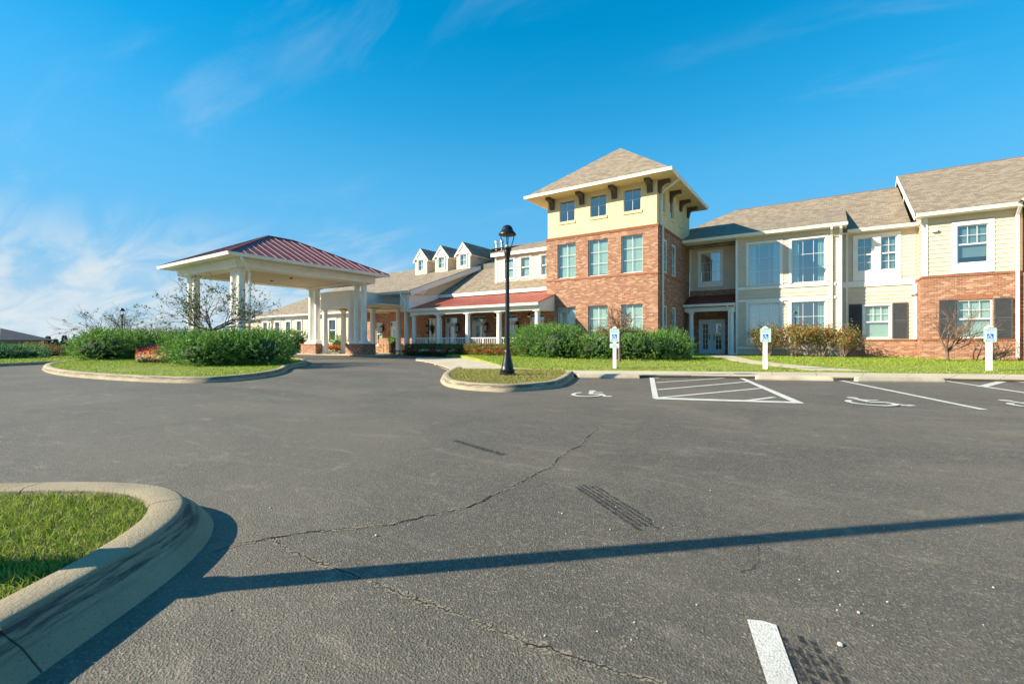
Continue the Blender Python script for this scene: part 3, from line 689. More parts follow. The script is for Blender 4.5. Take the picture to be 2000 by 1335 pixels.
# round island on the drive
ri = [G(a, b, A)[:2] for a, b in ((110, 712.5), (84, 717), (80, 722), (95, 729), (130, 735), (180, 739.5), (240, 743.5), (310, 747), (380, 748.5), (440, 746.5), (500, 740), (540, 733), (560, 726), (564, 719))]
ri = ri + [(-18.2, 11.6), (-21, 13.2), (-25, 13.7), (-30, 13.75), (-33.2, 13.3), (-34.2, 11.5), (-32.8, 8.8)]
rip = smooth_path(ri, 2, True)
kri, inner3 = kerb('drive_island_kerb', rip, 1, A, 0.15, 0.06, 0.17, closed=True, seg=2.8)
RIPOLY = [tuple(p) for p in inner3]
sheet('drive_island', RIPOLY, lambda x, y: A(x, y) + 0.115, 'lawn', skirt=0.2)
# verge on the left of the drive
vg = [G(a, b, A)[:2] for a, b in ((-700, 742), (-300, 727), (0, 715.5), (80, 711.5), (150, 708), (230, 704.5))]
vgp = smooth_path(vg, 1)
kvg, inner4 = kerb('verge_kerb', vgp, 1, A, 0.12, 0.05, 0.16, seg=3.2)
b0 = inner4[0]; b1 = inner4[-1]; back = np.array(RD(-30, 44)); 
VGPOLY = [tuple(p) for p in inner4] + [RD(-22, 37), RD(-36, 34), RD(-34, 14)]
sheet('verge', VGPOLY, lambda x, y: A(x, y) + 0.10, 'lawn', skirt=0.6)

# ------------------------------------------------------------------ pavement slabs
SWF = [G(a, b, A)[:2] for a, b in ((1126, 736.8), (1249, 737.3), (1350, 737.6), (1480, 739.2), (1640, 742), (1850, 743.6), (2000, 746), (2300, 752))]
SWB = [G(a, b, 0.085)[:2] for a, b in ((1102, 722.2), (1260, 723.2), (1440, 725), (1592, 726), (1700, 727.6), (2000, 730), (2300, 733.5))]
SW2F = [G(a, b, 0.09)[:2] for a, b in ((1102, 725.5), (1000, 722.6), (905, 722), (884, 721), (868, 715.5), (850, 709.5), (832, 705.5), (812, 703.2))]
SW2B = [G(a, b, 0.09)[:2] for a, b in ((1102, 722), (1045, 720), (992, 717.2), (948, 707.6), (909, 699.6), (870, 696), (838, 694), (812, 693))]
def resample(p, n):
    p = np.array(p); L = np.concatenate([[0], np.cumsum(np.hypot(*(p[1:] - p[:-1]).T))]); t = np.linspace(0, L[-1], n)
    return np.stack([np.interp(t, L, p[:, 0]), np.interp(t, L, p[:, 1])], 1)
def slabs(name, F, B, n, top, mat='slab'):
    root = sheet(name, [tuple(p) for p in F] + [tuple(p) for p in B][::-1], top - 0.02, 'soil', skirt=0.05)
    f, b = resample(F, n * 3 + 1), resample(B, n * 3 + 1)
    for i in range(n):
        q = [f[i * 3 + k] for k in range(4)] + [b[i * 3 + 3 - k] for k in range(4)]; c = sum(q) / len(q)
        pts = []
        for p in q: d = c - p; pts.append(tuple(p + d / (np.hypot(*d) + 1e-9) * 0.012))
        sheet('paving_slab', pts, lambda x, y: top + 0.002 * math.sin(i * 7.3), mat, root, skirt=0.14)
    return root
slabs('sidewalk', SWF, SWB, 13, 0.078); slabs('entrance_walk', SW2F, SW2B, 9, 0.088)
# path from the sidewalk to the side door
PAF = [G(a, b, LH)[:2] for a, b in ((1592, 724.6), (1490, 713), (1440, 706.5), (1395, 699.5))]; PAB = [G(a, b, LH)[:2] for a, b in ((1700, 725.6), (1535, 712), (1470, 704), (1416, 698))]
PAF[-1] = (-6.6, 30.3); PAB[-1] = (-5.2, 30.3)
PATHPOLY = [tuple(p) for p in PAF] + [tuple(p) for p in PAB][::-1]
rt = sheet('door_path', PATHPOLY, lambda x, y: LH(x, y) + 0.012, 'soil', skirt=0.1)
f, b = resample(PAF, 25), resample(PAB, 25)
for i in range(8):
    q = [f[i * 3 + k] for k in range(4)] + [b[i * 3 + 3 - k] for k in range(4)]; c = sum(q) / len(q)
    sheet('paving_slab', [tuple(p + (c - p) / (np.hypot(*(c - p)) + 1e-9) * 0.015) for p in q], lambda x, y: LH(x, y) + 0.03, 'slab', rt, skirt=0.05)
sheet('door_landing', [(-7.4, 31.45), (-7.4, 30.28), (-4.7, 30.28), (-4.7, 31.45)], 0.245, 'slab', skirt=0.2)
# entrance plaza under the portico
sheet('plaza', [(-33.4, 19.55), (-26.6, 19.55), (-24.9, 19.55), (-24.2, 20.3), (-24.1, 22.4), (-14.3, 22.4), (-14.3, 26.6), (-33.4, 26.6)], 0.135, 'slab', skirt=0.25)
# main lawn
LAWN = [tuple(p) for p in SW2B[::-1]] + [tuple(p) for p in SWB[1:]] + [(16, 29.4), (7.2, 29.2), (7.2, 29.7), (3.7, 29.7), (3.7, 31.1), (0.5, 31.1), (0.5, 30.2), (-4.5, 30.2), (-4.5, 31.6), (-7.4, 31.6), (-7.4, 24.9), (-14.3, 24.9), (-14.3, 22.35), (-24.1, 22.35)]
LAWN = dens(LAWN, 2.0)
sheet('lawn', LAWN, LH, 'lawn', skirt=0.2)
sheet('mulch_bed', smooth_path([(-4.2, 28.5), (-1, 28.1), (1.2, 28.2), (2.0, 28.9), (1.8, 29.9), (-4.3, 29.8)], 2, True), lambda x, y: LH(x, y) + 0.012, 'mulch')

# wheel stops
def wheel_stop(a, b, label):
    P0, P1 = np.array(G(*a, A)[:2]), np.array(G(*b, A)[:2]); d = P1 - P0; L = np.hypot(*d); t = d / L; nn = np.array([-t[1], t[0]])
    prof = [(0.0, 0.0), (0.0, 0.03), (0.035, 0.105), (0.055, 0.118), (0.125, 0.118), (0.145, 0.105), (0.18, 0.03), (0.18, 0.0)]
    mb = MB(); vs = []; S = [0, 0.05, L - 0.05, L]
    for k, s in enumerate(S):
        for (o, z) in prof: q = P0 + t * s + nn * o; vs.append((q[0], q[1], 0.002 + z * (0.86 if k in (0, 3) else 1)))
    n = len(prof); fs = [(i * n + j, (i + 1) * n + j, (i + 1) * n + (j + 1) % n, i * n + (j + 1) % n) for i in range(3) for j in range(n)] + [tuple(range(n))[::-1], tuple(range(3 * n, 4 * n))]
    o = mb.add(vs, [f[::-1] for f in fs]).build('wheel_stop', 'concrete'); tag(o, label, 'wheel stop', 'concrete wheel stops along the sidewalk')
wheel_stop((1128, 738), (1249, 739), 'concrete wheel stop next to the lamp island kerb')
wheel_stop((1478, 741.5), (1628, 744.2), 'concrete wheel stop in front of the post sign nearest the rose bushes')
wheel_stop((1676, 745), (1846, 746.4), 'concrete wheel stop right of the long single stall line')

# ================================================================== BUILDINGS
def hidden_box(parent, x0, x1, y0, y1, z0, z1, mat='far_siding', sides='lrb', yin=None):
    """plain outer walls on the sides nobody sees and a partition inside, so that rooms are dark"""
    if 'l' in sides: MB().box(x0, x0 + .2, y0 + .3, y1, z0, z1).build('side_wall', mat, parent)
    if 'r' in sides: MB().box(x1 - .2, x1, y0 + .3, y1, z0, z1).build('side_wall', mat, parent)
    if 'b' in sides: MB().box(x0, x1, y1, y1 + .2, z0, z1).build('back_wall', mat, parent)
    yi = yin if yin is not None else y0 + 3.0
    MB().box(x0 + .22, x1 - .22, yi, yi + .1, z0, z1 - .05).build('inner_wall', 'room', parent)
    MB().box(x0 + .22, x1 - .22, y0 + .3, yi, z0 + .02, z0 + .12).build('inner_floor', 'room', parent)
def lantern(loc, out, label):
    t = thing('wall_lantern', loc, label, 'lantern', 'black lanterns on the brick entrance walls'); x, y, z = loc; ox, oy = out
    MB().box(x - .07, x + .07, y - .02, y + .02, z - .05, z + .42).build('back_plate', 'black_metal', t)
    cx, cy = x + ox * .2, y + oy * .2
    MB().pipe([(x + ox * .02, y + oy * .02, z + .36), (x + ox * .12, y + oy * .12, z + .48), (cx, cy, z + .40), (cx, cy, z + .34)], .018, n=6).build('arm', 'black_metal', t)
    MB().lathe((cx, cy, z), [(.02, .38), (.06, .33), (.17, .26), (.18, .24)], 8).build('roof', 'black_metal', t)
    MB().lathe((cx, cy, z), [(.10, -.19), (.135, .23)], 8).build('glass', 'lamp_glass', t)
    m = MB()
    for k in range(6):
        a = 2 * math.pi * k / 6; m.pipe([(cx + .107 * math.cos(a), cy + .107 * math.sin(a), z - .19), (cx + .143 * math.cos(a), cy + .143 * math.sin(a), z + .24)], .012, n=4)
    m.build('cage', 'black_metal', t); MB().lathe((cx, cy, z), [(.03, -.30), (.06, -.25), (.12, -.21), (.12, -.18)], 8).build('base', 'black_metal', t)
def door(parent, fr, u0, u1, z0, z1, lites=(2, 4), handle=True, transom=0.0, side=0.0, rec=0.12):
    """glazed white door leaf with its frame in a wall opening"""
    f = MB(); a0, a1 = -rec - .06, -rec + .05
    for (a, b, c, d) in ((u0, u0 + .06, z0, z1), (u1 - .06, u1, z0, z1), (u0 + .06, u1 - .06, z1 - .06, z1)): f.fbox(fr, a, b, c, d, a0, a1)
    o = f.build('door', 'door_white', parent); lu0, lu1, top = u0 + .06, u1 - .06, z1 - .06
    if transom:
        MB().fbox(fr, lu0, lu1, top - transom, top - transom + .06, a0, a1 - .005).build('transom_bar', 'door_white', o)
        MB().fbox(fr, lu0, lu1, top - transom + .06, top, -rec - .02, -rec - .01).build('pane', 'glass_dark', o)
        mm = (lu0 + lu1) / 2; MB().fbox(fr, mm - .02, mm + .02, top - transom + .06, top, -rec - .03, -rec + .01).build('glazing_bar', 'door_white', o); top -= transom
    w = lu1 - lu0
    g0, g1, h0, h1 = lu0 + w * .26, lu1 - w * .26, z0 + .30, top - .22
    l = MB()
    for (a, b, c, d) in ((lu0 + .004, g0, z0 + .01, top - .004), (g1, lu1 - .004, z0 + .01, top - .004), (g0, g1, z0 + .01, h0), (g0, g1, h1, top - .004)): l.fbox(fr, a, b, c, d, -rec - .03, -rec + .012)
    for i in range(1, lites[0]): x = g0 + (g1 - g0) * i / lites[0]; l.fbox(fr, x - .012, x + .012, h0, h1, -rec - .02, -rec + .008)
    for j in range(1, lites[1]): z = h0 + (h1 - h0) * j / lites[1]; l.fbox(fr, g0, g1, z - .012, z + .012, -rec - .019, -rec + .007)
    l.build('door_leaf', 'door_white', o)
    for i in range(lites[0]):
        for j in range(lites[1]):
            MB().fbox(fr, g0 + (g1 - g0) * i / lites[0], g0 + (g1 - g0) * (i + 1) / lites[0], h0 + (h1 - h0) * j / lites[1], h0 + (h1 - h0) * (j + 1) / lites[1], -rec - .012, -rec - .006).build('pane', 'glass_dark', o)
    if handle: MB().fbox(fr, lu1 - .09 if handle == 'r' else lu0 + .05, lu1 - .05 if handle == 'r' else lu0 + .09, z0 + .9, z0 + 1.2, -rec + .014, -rec + .06).build('handle', 'black_metal', o)
    return o

# ------------------------------------------------------------------ tower
X0, X1, Y0, Y1 = -14.21, -7.46, 24.70, 31.40
TW = thing('corner_tower', ((X0 + X1) / 2, Y0, 0), 'three storey brick and yellow stucco tower with a hipped shingle roof', 'tower')
F, S = FY(Y0), FX(X1)
wx = [(-13.44, -12.24), (-11.46, -10.25), (-9.47, -8.27)]; sx = [(-13.35, -12.34), (-11.36, -10.37), (-9.37, -8.39)]
opF = [(a, b, 4.76, 6.80) for a, b in wx] + [(a, b, 0.95, 3.05) for a, b in wx]
wy = [(25.62, 26.45), (27.35, 28.25)]
opS = [(a, b, 4.80, 6.62) for a, b in wy] + [(a, b, 0.95, 3.0) for a, b in wy]
wb = wall('wall', 'brick', TW, F, X0, X1, 0.0, 7.15, opF, 0.3); wall('wall', 'brick', TW, S, Y0 + .302, Y1, 0.0, 7.15, opS, 0.3)
for z, h, o in ((4.62, 0.085, 0.03), (7.08, 0.075, 0.035), (7.155, 0.07, 0.06)):
    m = MB().fbox(F, X0 - .01, X1 + o, z, z + h, 0.001, o); m.fbox(S, Y0 + .001, Y1, z, z + h, 0.001, o - .003); m.build('brick_band', 'soldier', TW)
MB().box(X0, X1, Y0, Y1, 7.16, 7.24).build('ledge', 'stucco', TW)
Fs, Ss = FY(Y0 + .07), FX(X1 - .07)
opFs = [(a, b, 8.12, 9.36) for a, b in sx]; sy = [(25.45, 26.30), (27.25, 28.10), (29.05, 29.9)]; opSs = [(a, b, 8.12, 9.20) for a, b in sy[:2]]
wall('wall', 'stucco', TW, Fs, X0 + .07, X1 - .07, 7.22, 9.62, opFs, 0.25); wall('wall', 'stucco', TW, Ss, Y0 + .322, Y1, 7.22, 9.62, opSs, 0.25)
hidden_box(TW, X0 + .05, X1 - .05, Y0, Y1, 0.0, 9.6, 'stucco', 'lb', 28.2)
MB().box(X0 + .3, X1 - .3, Y0 + .3, 28.2, 3.7, 3.9).build('inner_floor', 'room', TW); MB().box(X0 + .35, X1 - .35, Y0 + .35, 28.2, 7.25, 7.4).build('inner_floor', 'room', TW)
for k, (a, b) in enumerate(wx):
    window(TW, F, a, b, 4.76, 6.80, 2, 3, recess=.12, glass='glass', shade='blind' if k != 1 else 'blind', drop=(1.0, .96, 1.0)[k], frame_mat='white_trim', fw=.04)
    window(TW, F, a, b, 0.95, 3.05, 2, 3, recess=.12, glass='glass', shade='blind', frame_mat='white_trim', fw=.04)
for a, b in wy:
    window(TW, S, a, b, 4.80, 6.62, 2, 3, recess=.05, glass='glass', shade='blind', fw=.07); window(TW, S, a, b, 0.95, 3.0, 2, 3, recess=.05, glass='glass', shade='curtain', fw=.07)
for a, b in sx: window(TW, Fs, a, b, 8.12, 9.36, 2, 2, recess=.08, glass='glass_dark', fw=.035, sill=(0.15, .05, 'stucco'))
for a, b in sy[:2]: window(TW, Ss, a, b, 8.12, 9.20, 1, 1, recess=.08, glass='glass_dark', fw=.035, sill=(0.15, .05, 'stucco'))
MB().fbox(Ss, sy[2][0], sy[2][1], 7.98, 8.12, .001, .05).build('sill', 'stucco', TW)
ov = .88; ex0, ex1, ey0, ey1 = X0 - ov, X1 + ov, Y0 - ov, Y1 + ov; ze = 9.74; ap = ((X0 + X1) / 2, (Y0 + Y1) / 2, 13.12)
MB().box(ex0 + .02, ex1 - .02, ey0 + .02, ey1 - .02, 9.56, 9.61).build('soffit', 'stucco', TW)
cor = [(ex0, ey0, ze), (ex1, ey0, ze), (ex1, ey1, ze), (ex0, ey1, ze)]
m = MB(); m.add(cor + [ap] + [(x, y, z - .12) for x, y, z in cor], [(0, 1, 4), (1, 2, 4), (2, 3, 4), (3, 0, 4), (5, 8, 7, 6)] + [(i, 5 + i, 5 + (i + 1) % 4, (i + 1) % 4) for i in range(4)]); m.build('roof', 'shingle', TW)
gutter(TW, (ex0 - .12, ey0, ze - .02), (ex1 + .12, ey0, ze - .02), (0, -1), .15, .13); gutter(TW, (ex1, ey0 - .0, ze - .022), (ex1, ey1, ze - .022), (1, 0), .15, .13); gutter(TW, (ex0, ey0, ze - .022), (ex0, ey1, ze - .022), (-1, 0), .15, .13)
def corbel(fr, u, w=.28, zt=9.56, out=.62, drop=.62):
    prof = [(0.001, zt - drop), (.10, zt - drop), (.13, zt - drop + .12), (.17, zt - .30), (.27, zt - .20), (.42, zt - .16), (out, zt - .16), (out, zt - .002), (.001, zt - .002)]
    m = MB(); m.prism([fr.P(u - w / 2, z, o) for o, z in prof], tuple(np.array(fr.P(u + w / 2, 0)) - np.array(fr.P(u - w / 2, 0)))); m.build('corbel', 'corbel', TW)
for px in (1078, 1136, 1199.5, 1269): corbel(Fs, XY(px, Y0))
for px in (1287.5, 1310.5, 1329.5, 1344): corbel(Ss, YX(px, X1) + .1)
downspout(TW, [(ex1 + .06, 25.1, ze - .17), (ex1 + .06, 25.1, ze - .3), (X1 + .05, 25.28, 9.0), (X1 + .02, 25.28, 7.35), (X1 + .10, 25.28, 7.1), (X1 + .10, 25.28, .25)], .045)

# ------------------------------------------------------------------ siding wing (door recess, bay, set-back wall)
WG = thing('siding_wing', (-2, 30.0, 0.2), 'two storey cream lap siding wing with four large bay windows beside the tower', 'building')
YD, YB, YR = 31.40, 30.00, 30.90; bL, bR = -4.52, 0.56; rR = 3.68
FD, FB, FRc = FY(YD), FY(YB), FY(YR)
# wall over the side door
dw = (XY(1367.6, YD), XY(1407.7, YD), ZY(1388, 550, YD), ZY(1388, 492.5, YD))
dd0, dd1 = XY(1364.5, YD), XY(1416, YD); dtop = 2.42
wd = wall('wall', 'brick', WG, FD, X1 + .01, bL + .1, 0.1, 4.25, [(dd0, dd1, .25, dtop)], .25)
wu = wall('wall', 'siding', WG, FD, X1 + .01, bL + .1, 4.25, 6.95, [dw], .25, off=.0)
boards(wu, FD, X1 + .10, bL + .1, 4.27, 6.95, [(dw[0] - .1, dw[1] + .1, dw[2] - .35, dw[3] + .1)])
window(WG, FD, *dw, 2, 3, recess=.08, glass='glass_big', shade='curtain', trim=.13, apron=.32, trim_off=.056)
MB().fbox(FD, X1 + .02, X1 + .12, 4.27, 6.95, .001, .056).build('corner_board', 'white_trim', WG)
mid = (dd0 + dd1) / 2; door(WG, FD, dd0, mid, .25, dtop, (2, 5), 'r'); door(WG, FD, mid, dd1, .25, dtop, (2, 5), 'l')
m = MB(); x = dd0 - .1
while x < dd1 + .1: m.fbox(FD, x, x + .066, dtop + .01, dtop + .22, -.01, .008); x += .078
m.build('soldier_course', 'soldier', WG)
# side-door porch
py0 = 29.95
MB().box(X1 + .06, bL - .05, py0, py0 + .28, 2.84, 3.06).build('porch_beam', 'white_trim', WG); MB().box(X1 + .06, X1 + .30, py0 + .29, YD - .01, 2.84, 3.06).build('porch_beam', 'white_trim', WG); MB().box(bL - .29, bL - .05, py0 + .29, YD - .01, 2.84, 3.06).build('porch_beam', 'white_trim', WG)
MB().box(X1 + .05, bL - .02, py0 - .02, YD - .01, 3.065, 3.10).build('porch_ceiling', 'white_trim', WG)
pr = [(X1 + .02, py0 - .2, 3.27), (bL - .0, py0 - .2, 3.27), (bL - .0, YD - .002, 3.92), (X1 + .02, YD - .002, 3.92)]
roof('porch_roof', WG, pr, 'red_metal', .05); gutter(WG, (X1 + .02, py0 - .2, 3.27), (bL - .0, py0 - .2, 3.27), (0, -1), .14, .11)
seams(WG, [((x, py0 - .19, 3.275), (x, YD - .02, 3.92)) for x in np.arange(X1 + .25, bL, .42)], 'red_metal', .016)
MB().prism([(bL - .012, py0 - .15, 3.1), (bL - .012, YD - .01, 3.1), (bL - .012, YD - .01, 3.83), (bL - .012, py0 - .15, 3.2)], (-.05, 0, 0)).build('porch_gable', 'white_trim', WG)
column(WG, X1 + .42, py0 + .14, .22, 2.84, .155); column(WG, bL - .22, py0 + .14, .22, 2.84, .155)
MB().pipe([(bL - .40, py0 - .24, 3.14), (bL - .40, py0 - .24, 3.05), (bL - .36, py0 - .04, 2.8), (bL - .36, py0 - .04, .25)], .05, n=4).build('downspout', 'white_trim', WG)
# bay
bw = [(-3.84, -2.27), (-1.72, -.17)]; zu, zl = (4.22, 6.58), (0.82, 3.19)
opB = [(a, b, *zu) for a, b in bw] + [(a, b, *zl) for a, b in bw]
wbay = wall('wall', 'siding', WG, FB, bL, bR, 0.05, 7.05, opB, .25)
trimz = [(-3.84 - .14, -3.84), (-2.27, -2.27 + .14), (-1.72 - .14, -1.72), (-.17, -.17 + .16)]
opT = [(a - .13, b + .13, z0 - .15, z1 + .14) for a, b, z0, z1 in opB] + [(bL, bR, 4.0, 4.13), (bL, bR, 3.28, 3.42), (bL, bL + .1, 0, 8), (bR - .28, bR, 0, 8), (bL, bR, .60, .72)]
boards(wbay, FB, bL + .10, bR - .3, .1, 6.95, opT)
for (a, b, z0, z1) in opB:
    window(WG, FB, a, b, z0, z1, 3, 3, recess=.08, glass='glass_big', shade='sheer' if (a < -3 and z0 < 2) else 'curtains', trim=.13, trim_off=.055)
for z0, z1 in ((4.0, 4.14), (3.30, 3.43), (.59, .72)): MB().fbox(FB, bL + .1, bR - .28, z0, z1, .002, .060).build('trim_band', 'white_trim', WG)
MB().fbox(FB, bL, bL + .11, .05, 6.95, .001, .062).build('corner_board', 'white_trim', WG)
MB().fbox(FB, bR - .12, bR + .03, .05, 7.02, .001, .062).build('corner_board', 'white_trim', WG); MB().fbox(FB, bR - .52, bR - .40, .05, 6.98, .001, .066).build('corner_board', 'white_trim', WG)
MB().box(bR - .25, bR, YB + .252, YR + .2, .05, 7.05).build('side_wall', 'far_siding', WG)
# set-back wall
r1 = [(1.22, 1.87), (2.21, 2.87)]; rz = (4.73, 6.47); rl = (1.54, 2.59, 1.20, 2.89)
opR = [(a, b, *rz) for a, b in r1] + [rl]
wr = wall('wall', 'siding', WG, FRc, bR + .0, rR + .3, 1.10, 6.95, opR, .25); wall('wall', 'brick', WG, FRc, bR + .0, rR - .01, 0.05, 1.06, [], .3, off=.05)
m = MB(); x = bR + .02
while x < rR - .06: m.fbox(FRc, x, x + .066, 1.062, 1.13, .002, .085); x += .078
m.build('soldier_course', 'soldier', WG)
boards(wr, FRc, bR + .30, rR - .05, 1.14, 6.85, [(1.03, 3.07, 4.0, 6.62), (rl[0] - .1, rl[1] + .1, rl[2] - .1, rl[3] + .14), (bR, rR, 3.92, 4.22)])
MB().fbox(FRc, bR + .18, bR + .29, 1.14, 6.85, .001, .060).build('corner_board', 'white_trim', WG)
MB().fbox(FRc, bR + .02, rR - .1, 3.91, 4.21, .002, .058).build('trim_band', 'white_trim', WG); MB().fbox(FRc, rR - .16, rR - .03, 1.14, 3.91, .001, .060).build('corner_board', 'white_trim', WG)
for (a, b) in r1: window(WG, FRc, a, b, *rz, 2, 2, hung=True, recess=.05, glass='glass_dark', shade='blind', drop=1.0, trim=.17 if a < 2 else .17, apron=.5, trim_off=.054 if a < 2 else .057)
window(WG, FRc, *rl, 3, 2, hung=True, grid_top_only=True, recess=.05, glass='glass', shade='blind', trim=.085)
def shutter(parent, fr, u0, u1, z0, z1):
    o = MB().fbox(fr, u0, u1, z0, z1, .03, .045).build('shutter', 'shutter', parent)
    m = MB(); w = .05; zm = z0 + (z1 - z0) * .5
    for (a, b, c, d) in ((u0, u0 + w, z0, z1), (u1 - w, u1, z0, z1), (u0 + w, u1 - w, z0, z0 + w), (u0 + w, u1 - w, z1 - w, z1), (u0 + w, u1 - w, zm - .04, zm + .04)): m.fbox(fr, a, b, c, d, .046, .072)
    m.build('shutter_frame', 'shutter', o); m = MB(); z = z0 + w + .02
    while z < z1 - w - .03:
        if abs(z + .015 - zm) > .07: m.hexa([fr.P(u0 + w, z, .066), fr.P(u1 - w, z, .066), fr.P(u1 - w, z + .005, .047), fr.P(u0 + w, z + .005, .047), fr.P(u0 + w, z + .008, .068), fr.P(u1 - w, z + .008, .068), fr.P(u1 - w, z + .034, .047), fr.P(u0 + w, z + .034, .047)])
        z += .042
    m.build('louvres', 'shutter', o)['kind'] = 'stuff'
shutter(WG, FRc, .87, 1.43, 1.18, 3.0); shutter(WG, FRc, 2.69, 3.30, 1.18, 3.0)
def vent(parent, fr, u, z): MB().fbox(fr, u - .10, u + .10, z - .06, z + .06, .03, .16).build('vent_hood', 'white_trim', parent)
vent(WG, FRc, 3.47, 3.43)
# roofs
zr, yr = 10.2, 36.0; eY, eZ = 30.5, 6.93; sl_ = (zr - eZ) / (yr - eY)
roof('roof', WG, [(-10.9, eY, eZ), (rR - .3, eY, eZ), (rR - .3, yr, zr), (-5.5, yr, zr)])
roof('roof', WG, [(-10.9, 41.5, eZ), (-5.5, yr, zr), (rR - .3, yr, zr), (rR - .3, 41.5, eZ)]); roof('roof', WG, [(-10.9, eY, eZ), (-5.5, yr, zr), (-10.9, 41.5, eZ)])
bz0, by0 = 7.17, 29.55; by1 = 33.4; bz1 = eZ + sl_ * (by1 - eY) + .01
roof('bay_roof', WG, [(X1 + .02, by0, bz0), (bR + .22, by0, bz0), (bR + .22, by1, bz1), (X1 + .02, by1, bz1)], 'shingle', .06)
MB().prism([(bR + .12, by0 + .1, bz0 - .12), (bR + .12, YR - .3, eZ - .02), (bR + .12, by1 - .05, bz1 - .06), (bR + .12, by0 + .1, bz0 - .06)], (-.06, 0, 0)).build('roof_cheek', 'shingle', WG)
gutter(WG, (X1 + .03, by0, bz0 - .01), (bR + .24, by0, bz0 - .01), (0, -1), .15, .12); MB().box(X1 + .03, bR + .2, by0 + .01, YD, bz0 - .17, bz0 - .13).build('soffit', 'white_trim', WG)
MB().box(X1 + .03, bR + .2, by0 + .005, by0 + .03, bz0 - .16, bz0 - .06).build('fascia', 'white_trim', WG)
gutter(WG, (bR + .24, eY, eZ - .01), (rR - .0, eY, eZ - .01), (0, -1), .15, .12); MB().box(bR + .03, rR - .01, eY + .01, YR, eZ - .17, eZ - .13).build('soffit', 'white_trim', WG)
MB().fbox(FB, bL, bR - .0, 6.96, 7.0, .002, .03).build('frieze', 'siding', WG)
downspout(WG, [(bR - .46, by0 - .06, bz0 - .15), (bR - .46, by0 - .06, bz0 - .28), (bR - .46, YB - .10, bz0 - .55), (bR - .46, YB - .10, .25)], .045)
downspout(WG, [(bR - .06, by0 - .06, bz0 - .15), (bR - .06, by0 - .06, bz0 - .28), (bR - .06, YB - .10, bz0 - .5), (bR - .06, YB - .10, .25)], .05)
hidden_box(WG, X1 + .05, rR + .2, YB, 41.2, .0, 6.9, 'far_siding', 'b', 34.0); MB().box(X1 + .3, rR, 31.7, 34, 3.5, 3.75).build('inner_floor', 'room', WG); MB().box(bL + .1, bR - .3, YB + .3, 31.7, 3.5, 3.75).build('inner_floor', 'room', WG)

# ------------------------------------------------------------------ brick wing
BW = thing('brick_wing', (6, 29.5, .2), 'two storey wing with orange brick below and cream siding above at the right', 'building')
YW = 29.50; FW = FY(YW); bx0, bx1 = 3.67, 7.02
w1 = (4.90, 5.95, 4.61, 6.36); w2 = (4.90, 6.07, 1.17, 2.94)
wbr = wall('wall', 'brick', BW, FW, bx0, bx1, 0.05, 4.02, [w2], .3); wsd = wall('wall', 'siding', BW, FW, bx0 + .06, bx1, 4.12, 6.95, [w1], .25, off=-.04)
MB().box(bx0 + .02, bx1, YW + .02, YW + .3, 4.02, 4.12).build('ledge', 'brick', BW)
def soldier_row(fr, u0, u1, z0, z1, o0, o1, parent):
    m = MB(); x = u0
    while x < u1 - .03: m.fbox(fr, x, min(x + .066, u1), z0, z1, o0, o1); x += .078
    return m.build('soldier_course', 'soldier', parent)
soldier_row(FW, bx0 - .02, bx1, 4.025, 4.115, -.1, .035, BW); soldier_row(FW, w2[0] - .05, w2[1] + .05, w2[3] + .01, w2[3] + .215, -.02, .007, BW); soldier_row(FW, bx0 - .01, bx1, 1.07, 1.145, .002, .035, BW)
boards(wsd, FW, bx0 + .22, bx1 - .02, 4.14, 6.9, [(w1[0] - .18, w1[1] + .18, 4.1, w1[3] + .16)], off=-.04, course=.205)
fo = Fr((0, YW + .04), (1, 0), (0, -1))
window(BW, fo, *w1, 3, 2, hung=True, grid_top_only=True, recess=.04, glass='glass_dark', shade='blind', drop=.84, trim=.18, apron=.45, trim_off=.06)
window(BW, FW, *w2, 3, 2, hung=True, grid_top_only=True, recess=.08, glass='glass', shade='blind', fw=.06)
MB().fbox(fo, bx0 + .06, bx0 + .21, 4.13, 6.9, .001, .062).build('corner_board', 'white_trim', BW)
shutter(BW, FW, 4.27, 4.87, 1.16, 2.96); shutter(BW, FW, 6.11, 6.70, 1.16, 2.96); vent(BW, fo, 4.11, 6.24); MB().fbox(FW, 4.855, 4.867, .1, 4.02, .001, .003).build('control_joint', 'concrete', BW)
# left return and gable
FL = FXn(bx0)
wl = wall('side_wall', 'brick', BW, FL, YW + .302, YR + .3, .05, 4.02, [], .25); wl2 = wall('side_wall', 'siding', BW, FXn(bx0 + .06), YW + .212, 41.6, 4.12, 6.85, [], .2)
boards(wl2, FXn(bx0 + .06), YW + .23, YR + .1, 4.14, 6.9, [], course=.205); soldier_row(FL, YW, YR, 4.025, 4.115, -.1, .035, BW)
MB().fbox(FXn(bx0 + .06), YW + .04, YW + .22, 4.13, 6.9, .001, .060).build('corner_board', 'white_trim', BW)
zr2, yr2 = 10.87, 36.0; eY2, eZ2 = 29.08, 7.05; sl2 = (zr2 - eZ2) / (yr2 - eY2); XL = 3.38
MB().prism([(bx0 + .08, YW + .05, 6.84), (bx0 + .08, 42.3, 6.84), (bx0 + .08, yr2, zr2 - .1)], (.15, 0, 0)).build('gable_wall', 'far_siding', BW)
roof('roof', BW, [(XL, eY2, eZ2), (16, eY2, eZ2), (16, yr2, zr2), (XL, yr2, zr2)]); roof('roof', BW, [(XL, yr2, zr2), (16, yr2, zr2), (16, 42.9, eZ2), (XL, 42.9, eZ2)])
MB().prism([(XL - .02, eY2 - .05, eZ2 - .30), (XL - .02, eY2 - .05, eZ2 + .0), (XL - .02, yr2, zr2 + .0), (XL - .02, yr2, zr2 - .30)], (-.035, 0, 0)).build('rake_board', 'white_trim', BW)
